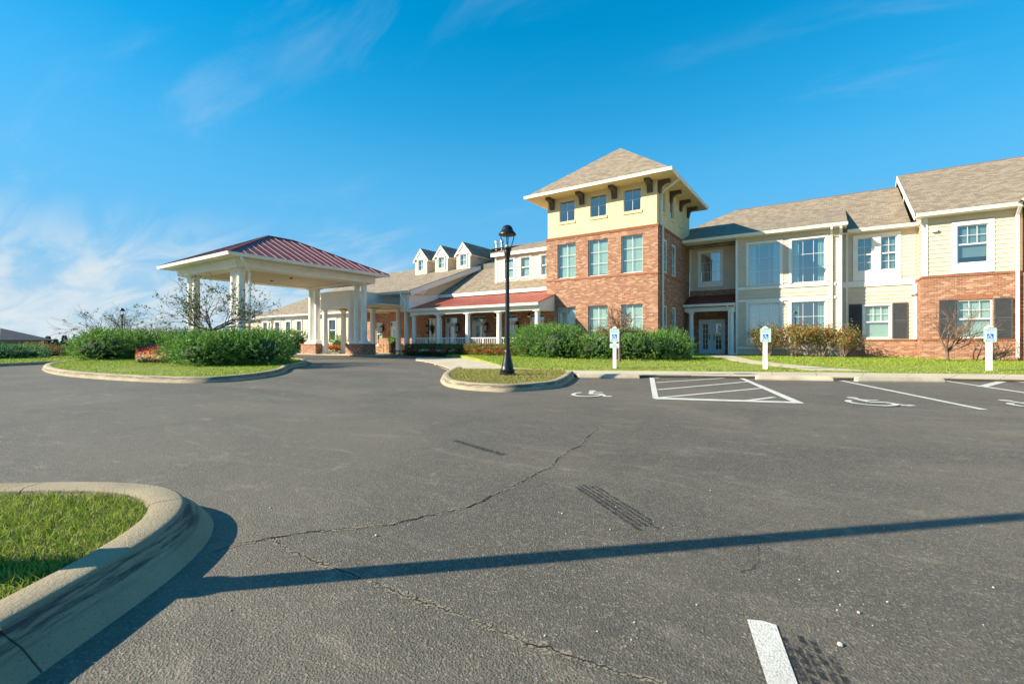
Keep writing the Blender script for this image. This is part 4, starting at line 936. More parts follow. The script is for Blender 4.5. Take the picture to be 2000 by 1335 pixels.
MB().prism([(XL - .05, yr2 + .001, zr2 - .30), (XL - .05, yr2 + .001, zr2), (XL - .05, 42.9, eZ2), (XL - .05, 42.9, eZ2 - .30)], (.03, 0, 0)).build('rake_board', 'white_trim', BW)
MB().prism([(XL, eY2 + .1, eZ2 - .10), (XL, yr2, zr2 - .12), (XL, yr2, zr2 - .08), (XL, eY2 + .1, eZ2 - .08)], (.42, 0, 0)).build('rake_soffit', 'white_trim', BW)
gutter(BW, (XL + .02, eY2, eZ2 - .01), (bx1 - .12, eY2, eZ2 - .01), (0, -1), .15, .12); MB().box(XL + .1, bx1, eY2 + .01, YW + .1, eZ2 - .17, eZ2 - .13).build('soffit', 'white_trim', BW)
m = MB(); m.pipe([(XL + .30, yr2, zr2 + .012), (16, yr2, zr2 + .012)], .035, n=4); m.build('ridge_cap', 'far_roof', BW)
MB().pipe([(-5.4, yr, zr + .012), (rR - .35, yr, zr + .012)], .035, n=4).build('ridge_cap', 'far_roof', WG)
downspout(BW, [(6.83, eY2 - .06, eZ2 - .15), (6.83, YW - .09, eZ2 - .5), (6.83, YW - .09, 4.3), (6.83, YW - .12, 4.0), (6.83, YW - .12, .3)], .055)
# projecting end with its own gable, running on out of the frame
PJ = 28.95; FP = FY(PJ)
wall('wall', 'brick', BW, FP, bx1, 14, .05, 4.02, [], .3); wall('side_wall', 'brick', BW, FXn(bx1), PJ + .302, YW + .1, .05, 4.02, [], .2)
wpj = wall('wall', 'siding', BW, FP, bx1 + .05, 14, 4.02, 7.2, [], .25, off=-.05); boards(wpj, FP, bx1 + .2, 9.2, 4.14, 7.1, [], off=-.05, course=.205); wall('side_wall', 'siding', BW, FXn(bx1 + .05), PJ + .31, YW + .1, 4.02, 7.0, [], .2)
soldier_row(FP, bx1 - .02, 9, 4.025, 4.115, -.06, .035, BW); soldier_row(FP, bx1, 9, 1.07, 1.145, .002, .035, BW); MB().fbox(FY(PJ + .05), bx1 + .05, bx1 + .2, 4.13, 7.0, .001, .062).build('corner_board', 'white_trim', BW)
roof('gable_roof', BW, [(bx1 - .28, PJ - .35, 7.08), (10.5, PJ - .35, 9.3), (10.5, 34, 9.3), (bx1 - .28, 34, 7.08)]); roof('gable_roof', BW, [(10.5, PJ - .35, 9.3), (14.2, PJ - .35, 7.0), (14.2, 34, 7.0), (10.5, 34, 9.3)])
MB().prism([(bx1 - .28, PJ - .37, 7.06), (10.5, PJ - .37, 9.28), (10.5, PJ - .37, 9.02), (bx1 - .1, PJ - .37, 6.88)], (0, -.03, 0)).build('rake_board', 'white_trim', BW)
MB().prism([(bx1 + .1, PJ + .06, 7.18), (14, PJ + .06, 7.18), (10.5, PJ + .06, 9.2)], (0, .2, 0)).build('gable_wall', 'far_siding', BW)
MB().box(bx0 + .3, 14, 41.4, 41.6, 0, 6.9).build('back_wall', 'far_siding', BW); MB().box(13.8, 14, PJ + .31, 41.4, 0, 6.9).build('side_wall', 'far_siding', BW); MB().box(bx0 + .35, 13.7, 33, 33.1, .05, 6.8).build('inner_wall', 'room', BW); MB().box(bx0 + .35, 13.7, YW + .35, 33, 3.6, 3.8).build('inner_floor', 'room', BW)

# ------------------------------------------------------------------ porch wing (verandah, red roof, shed dormer)
PW = thing('porch_wing', (-19, 23, .15), 'verandah wing with white columns and red metal porch roof left of the tower', 'building')
gx = -24.1; tX = -14.22; pY = 23.15; pb = 26.2; pe = 22.72; px1 = -13.58
FPb = FY(pb)
drs = [(XY(868, pb), XY(892.5, pb)), (XY(920, pb), XY(949, pb)), (XY(984.5, pb), XY(1010.5, pb)), (XY(1034, pb), XY(1063, pb))]
lw = (XY(812, pb) + .0, XY(835, pb))
lw = (max(lw[0], gx + .3), lw[1])
wall('wall', 'brick', PW, FPb, gx, tX, .1, 4.3, [(a, b, .16, 2.82) for a, b in drs] + [(lw[0], lw[1], .30, 2.82)], .25)
for a, b in drs: door(PW, FPb, a, b, .16, 2.82, (2, 4), 'r', transom=.40)
window(PW, FPb, lw[0], lw[1], .30, 2.82, 2, 2, recess=.08, glass='glass_dark', fw=.09)
MB().box(gx, tX, pY - .20, pY + .20, 2.84, 3.10).build('porch_beam', 'white_trim', PW)
MB().box(tX + .01, px1 - .06, pY - .20, 24.69, 2.84, 3.10).build('porch_beam', 'white_trim', PW)
MB().box(gx, px1 - .06, pY + .21, pb - .01, 3.0, 3.05).build('porch_ceiling', 'siding', PW) if False else MB().box(gx, tX - .01, pY + .21, pb - .01, 3.0, 3.05).build('porch_ceiling', 'siding', PW)
pz0, pz1, pt = 3.25, 4.22, 25.85
roof('porch_roof', PW, [(gx + .02, pe, pz0), (px1, pe, pz0), (px1, 24.68, pz0 + (pz1 - pz0) * (24.68 - pe) / (pt - pe)), (tX - .01, 24.68, pz0 + (pz1 - pz0) * (24.68 - pe) / (pt - pe)), (tX - .01, pt, pz1), (gx + .02, pt, pz1)], 'red_porch', .05)
sp = (pz1 - pz0) / (pt - pe)
seams(PW, [((x, pe + .02, pz0 + .006), (x, (pt if x < tX else 24.66) - .01, pz0 + sp * ((pt if x < tX else 24.66) - pe) + .006)) for x in np.arange(gx + .3, px1, .42)], 'red_porch', .02)
MB().box(gx + .02, tX - .01, pt - .03, pt + .02, pz1 - .02, 4.33).build('flashing', 'red_porch', PW)
gutter(PW, (gx + .02, pe, pz0 - .01), (px1 + .02, pe, pz0 - .01), (0, -1), .14, .12); MB().box(gx + .02, px1 - .02, pe + .01, pY - .21, 3.06, 3.10).build('soffit', 'white_trim', PW)
MB().prism([(px1 - .04, pe + .02, 3.08), (px1 - .04, 24.68, 3.08), (px1 - .04, 24.68, pz0 + sp * (24.68 - pe) - .07), (px1 - .04, pe + .02, pz0 - .06)], (-.05, 0, 0)).build('porch_gable', 'white_trim', PW)
cxs = [XY(p, pY) for p in (809, 857, 914, 975, 1055)]
cxs[-1] = px1 - .32
for x in cxs: column(PW, x, pY, .13, 2.84, .17, .16)
def railing(x0, x1):
    o = MB().box(x0, x1, pY - .035, pY + .035, 1.22, 1.28).build('railing', 'white_trim', PW); MB().box(x0, x1, pY - .025, pY + .025, .40, .46).build('bottom_rail', 'white_trim', o)
    m = MB(); n = int((x1 - x0) / .135)
    for k in range(1, n): x = x0 + (x1 - x0) * k / n; m.box(x - .014, x + .014, pY - .014, pY + .014, .46, 1.22)
    m.build('balusters', 'white_trim', o)['kind'] = 'stuff'; xm = (x0 + x1) / 2; MB().box(xm - .045, xm + .045, pY - .046, pY + .046, .14, 1.215).build('newel', 'white_trim', o)
for a, b in zip(cxs[:-1], cxs[1:]): railing(a + .18, b - .18)
# main roof and shed dormer wall above the porch
mY, mZ, ms = 25.78, 4.50, .52; mt = 32.0
roof('roof', PW, [(gx + .0, mY, mZ), (tX - .01, mY, mZ), (tX - .01, mt, mZ + ms * (mt - mY)), (gx + .0, mt, mZ + ms * (mt - mY))])
MB().box(gx + .02, tX - .01, mY - .03, mY + .0, mZ - .24, mZ - .02).build('fascia', 'white_trim', PW); MB().box(gx + .02, tX - .01, mY + .001, pb - .01, mZ - .22, mZ - .18).build('soffit', 'white_trim', PW)
sh0 = -19.85; sY = 27.2; FSh = FY(sY); sb = mZ + ms * (sY - mY) - .05
swin = [(XY(966 + 17, sY), XY(1000, sY)), (-17.68, -16.92), (-16.05, -15.30)]; swin[0] = (-19.02, -18.26)
ops = [(a, b, 5.48, 6.82) for a, b in swin]
wsh = wall('wall', 'siding', PW, FSh, sh0, tX - .01, sb, 7.2, ops, .2)
boards(wsh, FSh, sh0 + .16, tX - .02, sb + .1, 7.1, [(a - .12, b + .12, 5.3, 6.98) for a, b in swin])
for a, b in swin: window(PW, FSh, a, b, 5.48, 6.82, 1, 1, hung=True, recess=.05, glass='glass', shade='blind', trim=.13, apron=.12, grid=False)
MB().fbox(FSh, sh0, sh0 + .15, sb, 7.1, .001, .060).build('corner_board', 'white_trim', PW); MB().box(sh0 - .01, sh0 + .2, sY + .21, mt, sb, 7.3).build('side_wall', 'far_siding', PW)
MB().box(sh0 - .2, tX - .01, sY - .32, sY - .28, 7.05, 7.30).build('fascia', 'white_trim', PW); MB().box(sh0 - .15, tX - .01, sY - .27, sY, 7.10, 7.14).build('soffit', 'white_trim', PW)
roof('shed_roof', PW, [(sh0 - .2, sY - .33, 7.34), (tX - .01, sY - .33, 7.34), (tX - .01, 32.4, 9.05), (sh0 - .2, 32.4, 9.05)], 'shingle', .05)
roof('roof', PW, [(gx, 32.4, 9.04), (tX - .01, 32.4, 9.04), (tX - .01, 40, 4.5), (gx, 40, 4.5)], 'shingle', .05)
MB().box(gx + .1, tX - .05, 30.5, 30.7, .1, 7.4).build('inner_wall', 'room', PW)
# roof flues
for k, (px, py) in enumerate(((970, 480), (980.5, 478.5))):
    x, y = XY(px, 32.6), 32.6; t = thing('roof_flue', (x, y, 8.9), 'small metal flue on the roof ridge, %s of the pair' % ('left' if k == 0 else 'right'), 'flue', 'pair of metal flues on the roof')
    MB().lathe((x, y, 8.85), [(.10, 0), (.10, .62)], 10).build('pipe', 'flue', t); MB().lathe((x, y, 9.45), [(.17, 0), (.17, .22), (.05, .3)], 10).build('cap', 'flue', t)
# lanterns and pendants under the porch
for k, px in enumerate((838, 896, 951.5, 1012)):
    lantern((XY(px, pb), pb - .02, 1.93), (0, -1), ['black wall lantern on the brick beside the glazed left end of the porch', 'black wall lantern right of the leftmost white porch door', 'black wall lantern between the second and third white porch doors', 'black wall lantern right of the lamp post, under the porch roof'][k])
for k, px in enumerate((968, 1033.5)):
    y = 24.6; x = XY(px, y); t = thing('pendant_lamp', (x, y, 2.9), ['dark bell pendant lamp under the porch roof just left of the lamp post', 'dark bell pendant lamp under the porch roof at its right end'][k], 'lamp', 'pendant lamps under the porch roof')
    MB().lathe((x, y, 2.62), [(.015, .37), (.015, .20), (.05, .18), (.08, .08), (.17, .03), (.19, 0)], 14).build('shade', 'black_metal', t); MB().lathe((x, y, 2.52), [(.03, 0), (.12, .04), (.14, .095)], 12).build('globe', 'lamp_glass', t)

# ------------------------------------------------------------------ entrance wing with three dormers
EW = thing('entrance_wing', (-29, 24, .1), 'brown shingle roofed entrance wing with three small gabled dormers', 'building')
eb = 26.5; FE = FY(eb); ex = -35.0; rY, rZ, rs = 22.62, 4.55, .352; rT = 36.0
ewin = [(XY(735, eb), XY(744.5, eb) + .15), (XY(692, eb), XY(699, eb) + .1)]; edoor = (XY(761, eb), XY(781, eb))
wall('wall', 'brick', EW, FE, -33.4, gx - .01, .1, 4.3, [(a, b, .75, 2.6) for a, b in ewin] + [(edoor[0], edoor[1], .14, 2.7)], .25)
for a, b in ewin: window(EW, FE, a, b, .75, 2.6, 1, 1, hung=True, recess=.06, glass='glass', shade='blind', fw=.07, sill=(.08, .05, 'white_trim'))
door(EW, FE, edoor[0], edoor[1], .14, 2.7, (2, 4), 'l', transom=.4)
zt = rZ + rs * (rT - rY)
roof('roof', EW, [(gx + .32, rY, rZ), (gx + .32, rT, zt), (-34.4, rT, zt), (-36.4, 33.8, rZ + rs * (33.8 - rY) - .3), (-35.2, rY, rZ)], 'shingle', .08)
roof('roof', EW, [(gx + .32, rT, zt), (gx + .32, 46, 5.2), (-36, 46, 5.2), (-34.4, rT, zt)], 'shingle', .08)
# front gutter, rake, gable wall
gutter(EW, (-35.2, rY, rZ - .02), (gx + .30, rY, rZ - .02), (0, -1), .15, .13); MB().box(-35, gx + .25, rY + .01, 24.0, rZ - .20, rZ - .16).build('soffit', 'white_trim', EW)
zk = lambda y: rZ + rs * (y - rY)
MB().prism([(gx + .325, rY - .02, rZ - .05), (gx + .325, 36, zk(36) - .05), (gx + .325, 36, zk(36) - .40), (gx + .325, rY + .15, zk(rY + .15) - .40)], (.035, 0, 0)).build('rake_board', 'white_trim', EW)
MB().prism([(gx + .02, rY + .25, 3.12), (gx + .02, 25.85, 4.2), (gx + .02, 25.85, zk(25.85) - .1), (gx + .02, rY + .25, zk(rY + .25) - .1)], (-.2, 0, 0)).build('gable_wall', 'white_trim', EW)
MB().prism([(gx + .0, 25.851, 4.25), (gx + .0, 36, 4.25), (gx + .0, 36, zk(36) - .12), (gx + .0, 25.851, zk(25.851) - .12)], (-.2, 0, 0)).build('gable_wall', 'far_siding', EW)
MB().prism([(gx + .03, 24.2, 4.30), (gx + .03, 25.84, 4.52), (gx + .03, 25.84, zk(25.84) - .35), (gx + .03, 25.2, zk(25.2) - .35)], (.03, 0, 0)).build('gable_panel', 'siding', EW)
MB().box(gx - .9, gx - .19, rY + .25, rY + .55, 3.12, rZ - .2).build('corner_pier', 'white_trim', EW)
downspout(EW, [(gx - .5, rY - .07, rZ - .15), (gx - .5, rY - .07, rZ - .3), (gx - .28, rY + .10, 3.85), (gx - .28, rY + .16, 3.0), (gx - .28, rY + .16, .2)], .05)
MB().box(-33.6, -33.4, 26.5, 45, 0, 4.2).build('side_wall', 'far_siding', EW); MB().box(-35, gx - .2, 30, 30.1, .1, 6.5).build('inner_wall', 'room', EW)
# dormers
dY = 29.75; dz = zk(dY)
for k, xr in enumerate((-29.10, -26.70, -24.26)):
    x0, x1 = xr - 1.42, xr; fd = FY(dY); e, a = dz + 1.30, dz + 2.12; yb = dY + (e - dz) / rs + .3; xm = (x0 + x1) / 2
    D = wall('dormer', 'far_siding', EW, fd, x0, x1, dz - .2, e, [(x0 + .38, x1 - .38, dz + .22, dz + 1.16)], .12)
    MB().prism([(x1, dY + .121, dz - .2), (x1, yb, e), (x1, dY + .121, e)], (-.1, 0, 0)).build('dormer_cheek', 'far_siding', D); MB().prism([(x0, dY + .121, dz - .2), (x0, yb, e), (x0, dY + .121, e)], (.1, 0, 0)).build('dormer_cheek', 'far_siding', D)
    MB().prism([(x0 + .02, dY - .07, e), (x1 - .02, dY - .07, e), (xm, dY - .07, a - .12)], (0, .15, 0)).build('dormer_pediment', 'far_siding', D)
    for s, xe in ((-1, x0 - .2), (1, x1 + .2)):
        sl3 = (a - e) / (x1 + .0 - xm); zb = e - sl3 * .2
        MB().prism([(xe, dY - .09, zb), (xm, dY - .09, a), (xm, yb + 2.6, a), (xe, yb + .2, zb)], (0, 0, .06)).build('dormer_roof', 'shingle', D)
        MB().prism([(xe, dY - .095, zb - .15), (xe, dY - .095, zb + .03), (xm, dY - .095, a + .03), (xm, dY - .095, a - .22)], (0, -.03, 0)).build('rake_board', 'white_trim', D)
        MB().prism([(xe - s * .02, dY - .08, zb - .10), (xe - s * .02, yb, zb - .10), (xe - s * .02, yb, zb - .0), (xe - s * .02, dY - .08, zb - .0)], (s * -.19, 0, 0)).build('dormer_soffit', 'white_trim', D)
    MB().fbox(fd, x0 - .05, x1 + .05, e - .08, e + .02, .002, .10).build('cornice', 'white_trim', D)
    for u in (x0, x1 - .09): MB().fbox(fd, u, u + .09, dz - .05, e - .08, .002, .03).build('corner_board', 'white_trim', D)
    MB().box(x0 + .12, x1 - .12, dY + .5, dY + .55, dz - .1, e).build('inner_wall', 'room', D)
    window(D.parent, fd, x0 + .38, x1 - .38, dz + .22, dz + 1.16, 2, 2, recess=.03, glass='glass', shade='blind', trim=.10, apron=.1)

# ------------------------------------------------------------------ portico between canopy and doors
PO = thing('entry_portico', (-28.6, 22, .13), 'white flat roofed portico on round columns between the canopy and the entrance doors', 'portico')
pw0, pw1, pn, pzb, pzt = -30.35, -27.0, 20.25, 3.36, 4.50
def fascia_run(pts, z0, z1, t, name='fascia'):
    m = MB(); n = len(pts); vs = []
    for i, p in enumerate(pts):
        a = np.array(pts[max(i - 1, 0)]); b = np.array(pts[min(i + 1, n - 1)]); d = b - a; d = d / np.hypot(*d); nn = np.array([d[1], -d[0]])
        q = np.array(p) - nn * t
        vs += [(p[0], p[1], z0), (p[0], p[1], z1), (q[0], q[1], z1), (q[0], q[1], z0)]
    fs = [(i * 4 + j, i * 4 + (j + 1) % 4, (i + 1) * 4 + (j + 1) % 4, (i + 1) * 4 + j) for i in range(n - 1) for j in range(4)] + [(0, 3, 2, 1), tuple(4 * (n - 1) + k for k in (0, 1, 2, 3))]
    return m.add(vs, fs).build(name, 'white_trim', PO)
arc = [(pw1 + 1.0 - math.cos(t) * 1.0, 23.0 + math.sin(t) * 1.0) for t in np.linspace(0, math.pi / 2, 8)]
MB().box(pw0, pw1, pn, pn + .3, pzb, pzt).build('fascia', 'white_trim', PO); MB().box(pw0, pw0 + .3, pn + .302, 26.4, pzb, pzt).build('fascia', 'white_trim', PO)
fascia_run([(pw1, pn + .302), (pw1, 22.0)] + arc + [(gx - .92, 24.0)], pzb, pzt, .28)
MB().box(pw0 - .03, pw1 + .03, pn - .03, pn + .0, pzt - .1, pzt + .03).build('cornice', 'white_trim', PO); MB().box(pw1 + .002, pw1 + .03, pn + .002, 22.6, pzt - .1, pzt + .03).build('cornice', 'white_trim', PO)
MB().box(pw0 - .02, pw1 + .02, pn - .02, pn, pzb + .30, pzb + .34).build('moulding', 'white_trim', PO); MB().box(pw1 + .002, pw1 + .02, pn + .002, 22.8, pzb + .30, pzb + .34).build('moulding', 'white_trim', PO)
MB().box(pw0 + .3, gx - .3, pn + .31, 26.45, pzb + .10, pzb + .16).build('ceiling', 'siding', PO); MB().box(pw0 + .01, pw1 - .01, pn + .01, 23, pzt - .06, pzt - .02).build('roof_deck', 'far_roof', PO)
for (x, y) in ((pw0 + .2, pn + .2), (pw1 - .2, pn + .2), (pw1 - .18, YX(728, pw1 - .18)), (pw0 + .2, YX(671, pw0 + .2))): column(PO, x, y, .14, pzb, .20, .18)
for px in (778, 795): column(PO, XY(px, 24.15), 24.15, .14, pzb, .19, .18)

# ------------------------------------------------------------------ drive-through canopy
CN = thing('entrance_canopy', (-28.6, 16.3, .1), 'drive through canopy with a dark red metal hip roof on paired white columns', 'canopy')
k9 = .90
bx_r, bx_l, by_n, by_f = -25.10, -32.1, 11.92, 20.78; zb0, zb1 = 4.88, 5.34; er, el, en, ef = -24.38, -32.82, 11.25, 21.35; ezc = 5.46
for (a, b, c, d) in ((bx_l, bx_r, by_n, by_n + .9), (bx_l, bx_r, by_f - .9, by_f), (bx_l, bx_l + .9, by_n + .901, by_f - .901), (bx_r - .9, bx_r, by_n + .901, by_f - .901)):
    MB().box(a, b, c, d, zb0, zb1).build('beam', 'white_trim', CN)
for z0, z1, o in ((4.98, 5.02, .02), (5.10, 5.13, .03), (5.28, 5.335, .07)):
    m = MB(); m.box(bx_l - o, bx_r + o, by_n - o, by_n - .001, z0, z1); m.box(bx_r + .001, bx_r + o, by_n, by_f + o, z0, z1); m.build('moulding', 'white_trim', CN)
for j in range(24):
    y0 = by_n + .9 + j * (by_f - by_n - 1.8) / 24; y1 = y0 + (by_f - by_n - 1.8) / 24 - .012
    MB().box(bx_l + .9, bx_r - .9, y0, y1, zb0 + .06, zb0 + .09).build('ceiling_board', 'siding', CN)
MB().box(bx_l + .9, bx_r - .9, by_n + .9, by_f - .9, zb0 + .10, zb0 + .14).build('ceiling', 'siding', CN)
MB().box(el + .02, er - .02, en + .02, ef - .02, zb1 + .002, zb1 + .03).build('soffit', 'white_trim', CN)
cxm = (er + el) / 2; hw = (er - el) / 2; za = 7.50; ry0, ry1 = en + hw, ef - hw
if ry1 < ry0 + 1.2: ry0, ry1 = 15.28, 17.2
c4 = [(el, en, ezc), (er, en, ezc), (er, ef, ezc), (el, ef, ezc)]; r2 = [(cxm, ry0, za), (cxm, ry1, za)]
m = MB(); m.add(c4 + r2 + [(x, y, z - .09) for x, y, z in c4], [(0, 1, 4), (1, 2, 5, 4), (2, 3, 5), (3, 0, 4, 5), (6, 9, 8, 7)] + [(i, 6 + i, 6 + (i + 1) % 4, (i + 1) % 4) for i in range(4)]); m.build('roof', 'red_metal', CN)
def hip_seams():
    out = []
    for y in np.arange(en + .35, ef - .1, .52):      # +X slope
        if y < ry0: t = (y - en) / (ry0 - en)
        elif y > ry1: t = (ef - y) / (ef - ry1)
        else: t = 1.0
        out.append(((er - .01, y, ezc + .012), (er + (cxm - er) * t, y, ezc + (za - ezc) * t + .012)))
    for x in np.arange(el + .35, er - .1, .52):      # -Y slope
        t = (x - el) / (cxm - el) if x < cxm else (er - x) / (er - cxm); out.append(((x, en + .01, ezc + .012), (x, en + (ry0 - en) * t, ezc + (za - ezc) * t + .012)))
    return out
seams(CN, hip_seams(), 'seam_sunlit', .014)
for a, b in ((c4[1], r2[0]), (c4[0], r2[0]), (c4[2], r2[1]), (r2[0], r2[1])): MB().pipe([(a[0], a[1], a[2] + .02), (b[0], b[1], b[2] + .02)], .05, n=4).build('hip_cap', 'red_metal', CN)
gutter(CN, (el - .11, en, ezc - .015), (er + .11, en, ezc - .015), (0, -1), .15, .12); gutter(CN, (er, en, ezc - .017), (er, ef, ezc - .017), (1, 0), .15, .12); gutter(CN, (el, en, ezc - .017), (el, ef, ezc - .017), (-1, 0), .15, .12)
pcx = [(bx_r - .95, bx_r - .95), (bx_l + .95, bx_l + .95)]
for (px0, px1_) in ((bx_r - 1.80, bx_r + .02), (bx_l - .02, bx_l + 1.80)):
    for (py_0, py_1) in ((by_n + .0, by_n + 1.0), (by_f - 1.0, by_f + .02)):
        g0 = A((px0 + px1_) / 2, py_0) - .02
        MB().box(px0, px1_, py_0, py_1, g0, .80).build('plinth', 'brick', CN); soldier = MB().box(px0 - .03, px1_ + .03, py_0 - .03, py_1 + .03, .80, .87).build('plinth_cap', 'soldier', CN)
        ym = (py_0 + py_1) / 2; xm = (px0 + px1_) / 2; MB().box(xm - .72, xm + .72, ym - .36, ym + .36, .87, .97).build('column_pad', 'white_trim', CN)
        for s in (-.35, .35): column(CN, xm + s, ym, .97, zb0, .215, .16)
        MB().box(xm - .66, xm + .66, ym - .30, ym + .30, zb0 - .001, zb0 + .02).build('capital_pad', 'white_trim', CN)
downspout(CN, [(er + .05, en + .55, ezc - .16), (er + .05, en + .55, ezc - .3), (bx_r - .10, by_n + .72, zb0 - .25), (bx_r - .10, by_n + .72, .98)], .05)
for px, d in ((390, .0), (562, .0), (563, .05)): pass
for (x, y) in ((-27.5, 16.3), (-29.7, 16.3)): MB().lathe((x, y, zb0 - .0), [(.09, 0), (.09, .059)], 12).build('ceiling_light', 'black_metal', CN)

# ------------------------------------------------------------------ low wing behind the canopy
LW = thing('low_wing', (-42, 26, .1), 'single storey cream siding wing with a hipped brown roof behind the canopy', 'building')
YL = 26.0; FL2 = FY(YL); lx0, lx1 = -49.6, -33.65
pxw = [(515, 522.5), (525.5, 528.8), (538, 547), (559, 568), (580, 589), (643, 656)]; lws = [(XY(a, YL), XY(b, YL), 1.15, 3.0) for a, b in pxw]
wll = wall('wall', 'far_siding', LW, FL2, lx0, lx1, 0, 3.5, lws, .25)
for (a, b, c, d) in lws: window(LW, FL2, a, b, c, d, 1, 1, hung=True, recess=.05, glass='glass', shade='curtains', trim=.15, apron=.1, grid=False)
lz, ls = 3.66, .55; ly = 25.6; lr = 34.2; lxl = lx0 - .4; zrl = lz + ls * (lr - ly)
roof('roof', LW, [(lxl, ly, lz), (-33.0, ly, lz), (-33.0, lr, zrl), (lxl + (lr - ly), lr, zrl)]); roof('roof', LW, [(lxl, 42.8, lz), (lxl, ly, lz), (lxl + (lr - ly), lr, zrl)]); roof('roof', LW, [(lxl, 42.8, lz), (lxl + (lr - ly), lr, zrl), (-33, lr, zrl), (-33, 42.8, lz)])
gutter(LW, (lxl, ly, lz - .01), (-33.0, ly, lz - .01), (0, -1), .15, .12); MB().box(lxl + .05, -33, ly + .01, YL, lz - .2, lz - .16).build('soffit', 'white_trim', LW); MB().fbox(FL2, lx0, lx1, 3.22, 3.46, .002, .03).build('frieze', 'white_trim', LW)
for px in (531.5, 505): x = XY(px, YL); downspout(LW, [(x, ly - .06, lz - .15), (x, ly - .06, lz - .25), (x, YL - .09, lz - .55), (x, YL - .09, .1)], .05)
MB().box(lx0, lx0 + .2, YL + .26, 42.4, 0, 3.5).build('side_wall', 'far_siding', LW); MB().box(lx0 + .25, lx1, 30, 30.1, 0, 3.5).build('inner_wall', 'room', LW); MB().box(lx0 + .3, lx1, 26.4, 30, .05, .2).build('inner_floor', 'room', LW)
# the wing's far end, a lower gable further along
FE2 = thing('far_end_wing', (-54, 27, 0), 'pale gabled far end of the building seen past the canopy columns', 'building')
MB().box(-58, -50.6, 27, 40, -.5, 3.6).build('wall', 'far_siding', FE2); roof('roof', FE2, [(-58.4, 26.6, 3.6), (-50.3, 26.6, 3.6), (-50.3, 33.5, 5.0), (-58.4, 33.5, 5.0)]); roof('roof', FE2, [(-58.4, 33.5, 5.0), (-50.3, 33.5, 5.0), (-50.3, 40.4, 3.6), (-58.4, 40.4, 3.6)]); gutter(FE2, (-58.4, 26.6, 3.58), (-50.3, 26.6, 3.58), (0, -1))

# ================================================================== OBJECTS
def lamp_post(loc, label, H=4.0, lean=0.0):
    x, y, z = loc; t = thing('street_lamp', loc, label, 'street lamp', 'black post top street lamps')
    MB().lathe((x, y, z), [(.22, 0), (.22, .05), (.19, .08), (.20, .14), (.165, .18), (.155, .27), (.12, .40), (.10, .52), (.085, .60), (.085, .66), (.07, .68)], 16).build('base', 'black_metal', t, True)
    MB().lathe((x, y, z), [(.062, .68), (.060, 1.2), (.050, H - 1.02)], 14).build('pole', 'black_metal', t, True)
    m = MB(); m.lathe((x, y, z + H - 1.02), [(.052, 0), (.075, .01), (.075, .04), (.055, .06), (.058, .10), (.085, .20), (.095, .28), (.088, .30), (.115, .33), (.115, .37), (.07, .39)], 16); m.build('capital', 'black_metal', t, True)
    h = z + H - .62; m = MB()
    for k in range(4):
        a = 2 * math.pi * k / 4 + .5; ca, sa = math.cos(a), math.sin(a)
        m.pipe([(x + .10 * ca, y + .10 * sa, h - .03), (x + .125 * ca, y + .125 * sa, h + .08), (x + .165 * ca, y + .165 * sa, h + .20), (x + .175 * ca, y + .175 * sa, h + .28), (x + .20 * ca, y + .20 * sa, h + .335)], .012, n=6)
    m.build('cage', 'black_metal', t); MB().lathe((x, y, h), [(.05, -.02), (.05, .04), (.02, .06)], 10).build('socket', 'lamp_glass', t)
    MB().lathe((x, y, h), [(.17, .305), (.10, .32), (.02, .325)], 16).build('lens', 'lamp_glass', t)
    o = MB(); o.lathe((x, y, h), [(.205, .30), (.235, .31), (.235, .335), (.20, .38), (.165, .41), (.15, .46), (.12, .52), (.07, .56), (.02, .575)], 20); o.build('hood', 'black_metal', t, True)
    return t
lx, ly_, lz_ = G(991, 732.5, 0.12); lamp_post((lx, ly_, .115), 'black street lamp standing on the dry grass of the small kerbed island', 4.02)
fx, fy = PD(238.5, 41.5); lamp_post((fx, fy, .0), 'distant black street lamp rising behind the left juniper hedge', 4.05)
ox, oy = RD(-2.62, 1.69 - .02); lamp_post((ox, oy, .10), 'black street lamp on the near kerbed island, outside the left edge, only its shadow showing', 4.3)

